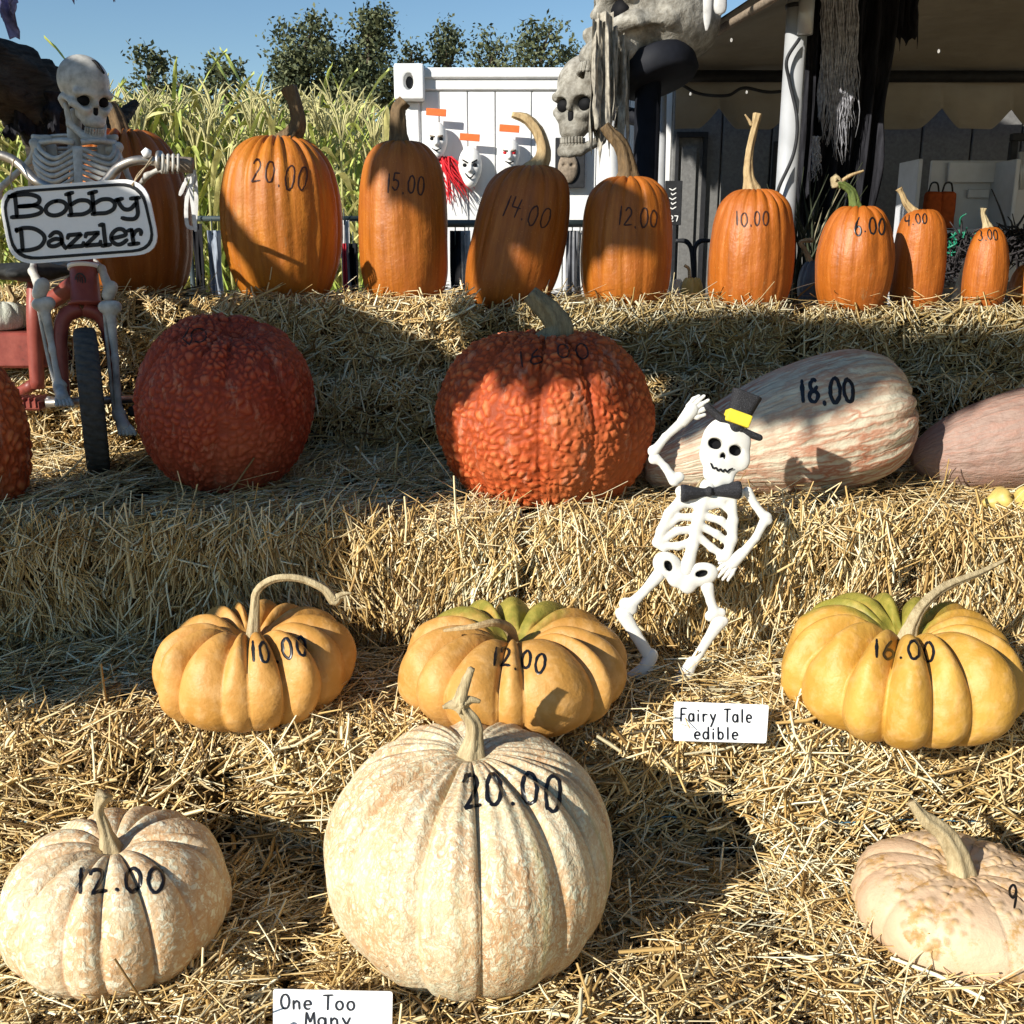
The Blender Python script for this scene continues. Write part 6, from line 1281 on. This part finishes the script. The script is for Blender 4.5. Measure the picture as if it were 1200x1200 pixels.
limb(pt, 'branch', [at(100, 188, 3.95), at(88, 160, 3.9), at(60, 128, 3.85), at(20, 102, 3.75), at(-40, 70, 3.6), at(-160, -40, 3.4)], [.12, .13, .125, .12, .115, .09], 2, 50)
limb(pt, 'branch', [at(78, 160, 3.85), at(62, 182, 3.8), at(60, 215, 3.78), at(70, 250, 3.78)], [.08, .07, .06, .06], 3)
limb(pt, 'branch', [at(80, 150, 3.82), at(130, 145, 3.9), at(160, 120, 4.0)], [.06, .035, .012], 4)
dr(pt, 'black_gauze_wrap', 0, 70, 108, 175, 3.70, BGZ, folds=2, amp=.03, rag=.05, seed=31, nx=40, nz=30, tips=2)
dr(pt, 'violet_rag', -30, 20, -40, 66, 3.2, PGZ, folds=3, amp=.03, rag=.10, seed=33, nx=30, nz=30, tips=2, taper=.25)
dr(pt, 'violet_rag', 66, 92, -50, 26, 3.0, PGZ, folds=2, amp=.02, rag=.10, seed=35, nx=24, nz=24, tips=2, taper=.3); dr(pt, 'violet_rag', 118, 138, -50, 12, 3.0, PGZ, folds=2, amp=.02, rag=.08, seed=36, nx=20, nz=20, tips=2, taper=.3)
limb(pt, 'overhead_branch', [at(-160, -40, 3.3), at(-60, -70, 3.15), at(60, -75, 3.02), at(150, -60, 3.0)], [.09, .06, .04, .02], 6)
# unseen draped tree, added and shaped to shade the steps, rider and top row
E1 = np.array([math.cos(R_(SUN_AZ)), -math.sin(R_(SUN_AZ)), 0]); LH = np.array([math.sin(R_(SUN_AZ)), math.cos(R_(SUN_AZ)), 0])
def hang(a, b, s=-1.4): return a * E1 + LH * s + np.array([0, 0, (b - s * math.sin(R_(SUN_EL))) / math.cos(R_(SUN_EL))])
b0 = hang(-2.45, 0, -1.3); st_ = thing('prop_tree', (b0[0], b0[1], 0), 'draped prop tree standing left outside the picture, shading the steps', 'prop tree')
def zat(a, b, s=-1.4): return hang(a, b, s)
limb(st_, 'trunk', [(b0[0], b0[1], 0), (b0[0] + .03, b0[1], 1.2), (b0[0], b0[1] + .03, 2.2), zat(-2.42, 2.02, -1.3)], [.16, .13, .11, .10], 11)
limb(st_, 'branch', [zat(-2.42, 1.98, -1.3), zat(-2.65, 2.04), zat(-2.95, 2.12)], [.09, .06, .03], 12)
limb(st_, 'branch', [zat(-2.42, 1.98, -1.3), zat(-2.15, 2.18), zat(-1.85, 2.42), zat(-1.5, 2.56), zat(-1.2, 2.68), zat(-.85, 2.78)], [.10, .08, .06, .055, .05, .02], 13)
limb(st_, 'branch', [zat(-2.35, 2.05, -1.3), zat(-2.45, 2.35), zat(-2.55, 2.58), zat(-2.85, 2.70)], [.08, .07, .07, .03], 14)
limb(st_, 'branch', [zat(-2.5, 2.5), zat(-2.3, 2.58), zat(-2.05, 2.62)], [.07, .075, .03], 15)
def curtain(name, poly, mat, s0=-1.4, seed=0, folds=7, amp=.05, nx=60, nz=40):
    """cloth between a top edge and a ragged bottom edge, given as (a, b_top, b_bottom)"""
    A = np.array(poly, float); u = np.linspace(A[0, 0], A[-1, 0], nx); tp_ = np.interp(u, A[:, 0], A[:, 1]); bt = np.interp(u, A[:, 0], A[:, 2]); r = np.random.RandomState(seed); bt = bt + .03 * r.randn(nx); P = []
    for i in range(nx):
        for j in range(nz):
            v = j / (nz - 1); s = s0 + amp * math.sin(u[i] * folds * 2) * (.3 + .7 * v) + amp * .5 * float(vnoise(np.array([u[i] * 5, v * 4]), seed))
            top, bot = hang(u[i], tp_[i], s0), hang(u[i], bt[i], s0); P.append(top + (bot - top) * v + LH * (s - s0))
    P = np.array(P); F = grid_faces(nx, nz); n = len(P); idx = np.arange(n).reshape(nx, nz)
    bd = np.concatenate([idx[:, 0], idx[-1, 1:], idx[-2::-1, -1], idx[0, -2:0:-1]]); sd = np.stack([bd, np.roll(bd, -1), np.roll(bd, -1) + n, bd + n], 1)
    return part(name, np.vstack([P, P + LH * .004]), np.vstack([F, F[:, ::-1] + n, sd]), mat, st_, True)
curtain('hanging_cloth', [(-2.99, 2.12, 1.62), (-2.93, 2.12, 1.55), (-2.88, 2.08, 1.15), (-2.6, 2.0, .90), (-2.4, 1.98, .80), (-2.15, 2.0, .84), (-2.03, 2.02, .96), (-1.97, 2.04, 1.18), (-1.93, 2.06, 1.60), (-1.90, 2.08, 1.72)], BGZ, seed=41)
curtain('hanging_cloth', [(-1.98, 2.36, 1.74), (-1.85, 2.44, 1.84), (-1.7, 2.52, 1.90), (-1.5, 2.58, 2.02), (-1.3, 2.66, 2.07), (-1.2, 2.70, 2.2), (-1.05, 2.74, 2.32), (-.9, 2.78, 2.42)], BGZ, seed=43, folds=5, nx=50, nz=24)
curtain('hanging_cloth', [(-3.40, 2.46, 1.98), (-3.25, 2.5, 1.90), (-3.08, 2.46, 2.02)], BGZ, seed=45, folds=5, nx=24, nz=20)
limb(st_, 'branch', [zat(-2.9, 2.11), zat(-3.1, 2.3), zat(-3.25, 2.5), zat(-3.45, 2.5)], [.04, .04, .035, .02], 17)
curtain('hanging_cloth', [(-2.76, 2.68, 2.52), (-2.6, 2.74, 2.45), (-2.45, 2.78, 2.40), (-2.3, 2.78, 2.44), (-2.12, 2.72, 2.56)], BGZ, seed=49, folds=4, nx=30, nz=16)
# unseen limb and black cloth added overhead to shade the wall under the tent
o1, o2 = hang(-3.55, 4.35, 1.7), hang(-2.0, 4.35, 2.1)
limb(pt, 'high_branch', [at(-160, -40, 3.4), at(-120, -330, 3.3), o1, (o1 + o2) / 2 + np.array([0, 0, .05]), o2], [.09, .08, .07, .06, .03], 18, 60)
_st = st_; st_ = pt
curtain('black_bunting', [(-3.52, 4.33, 3.86), (-3.44, 4.33, 3.80), (-3.24, 4.35, 3.70), (-3.0, 4.36, 3.62), (-2.7, 4.36, 3.64), (-2.4, 4.36, 3.72), (-2.05, 4.35, 3.85)], BGZ, s0=1.9, seed=47)
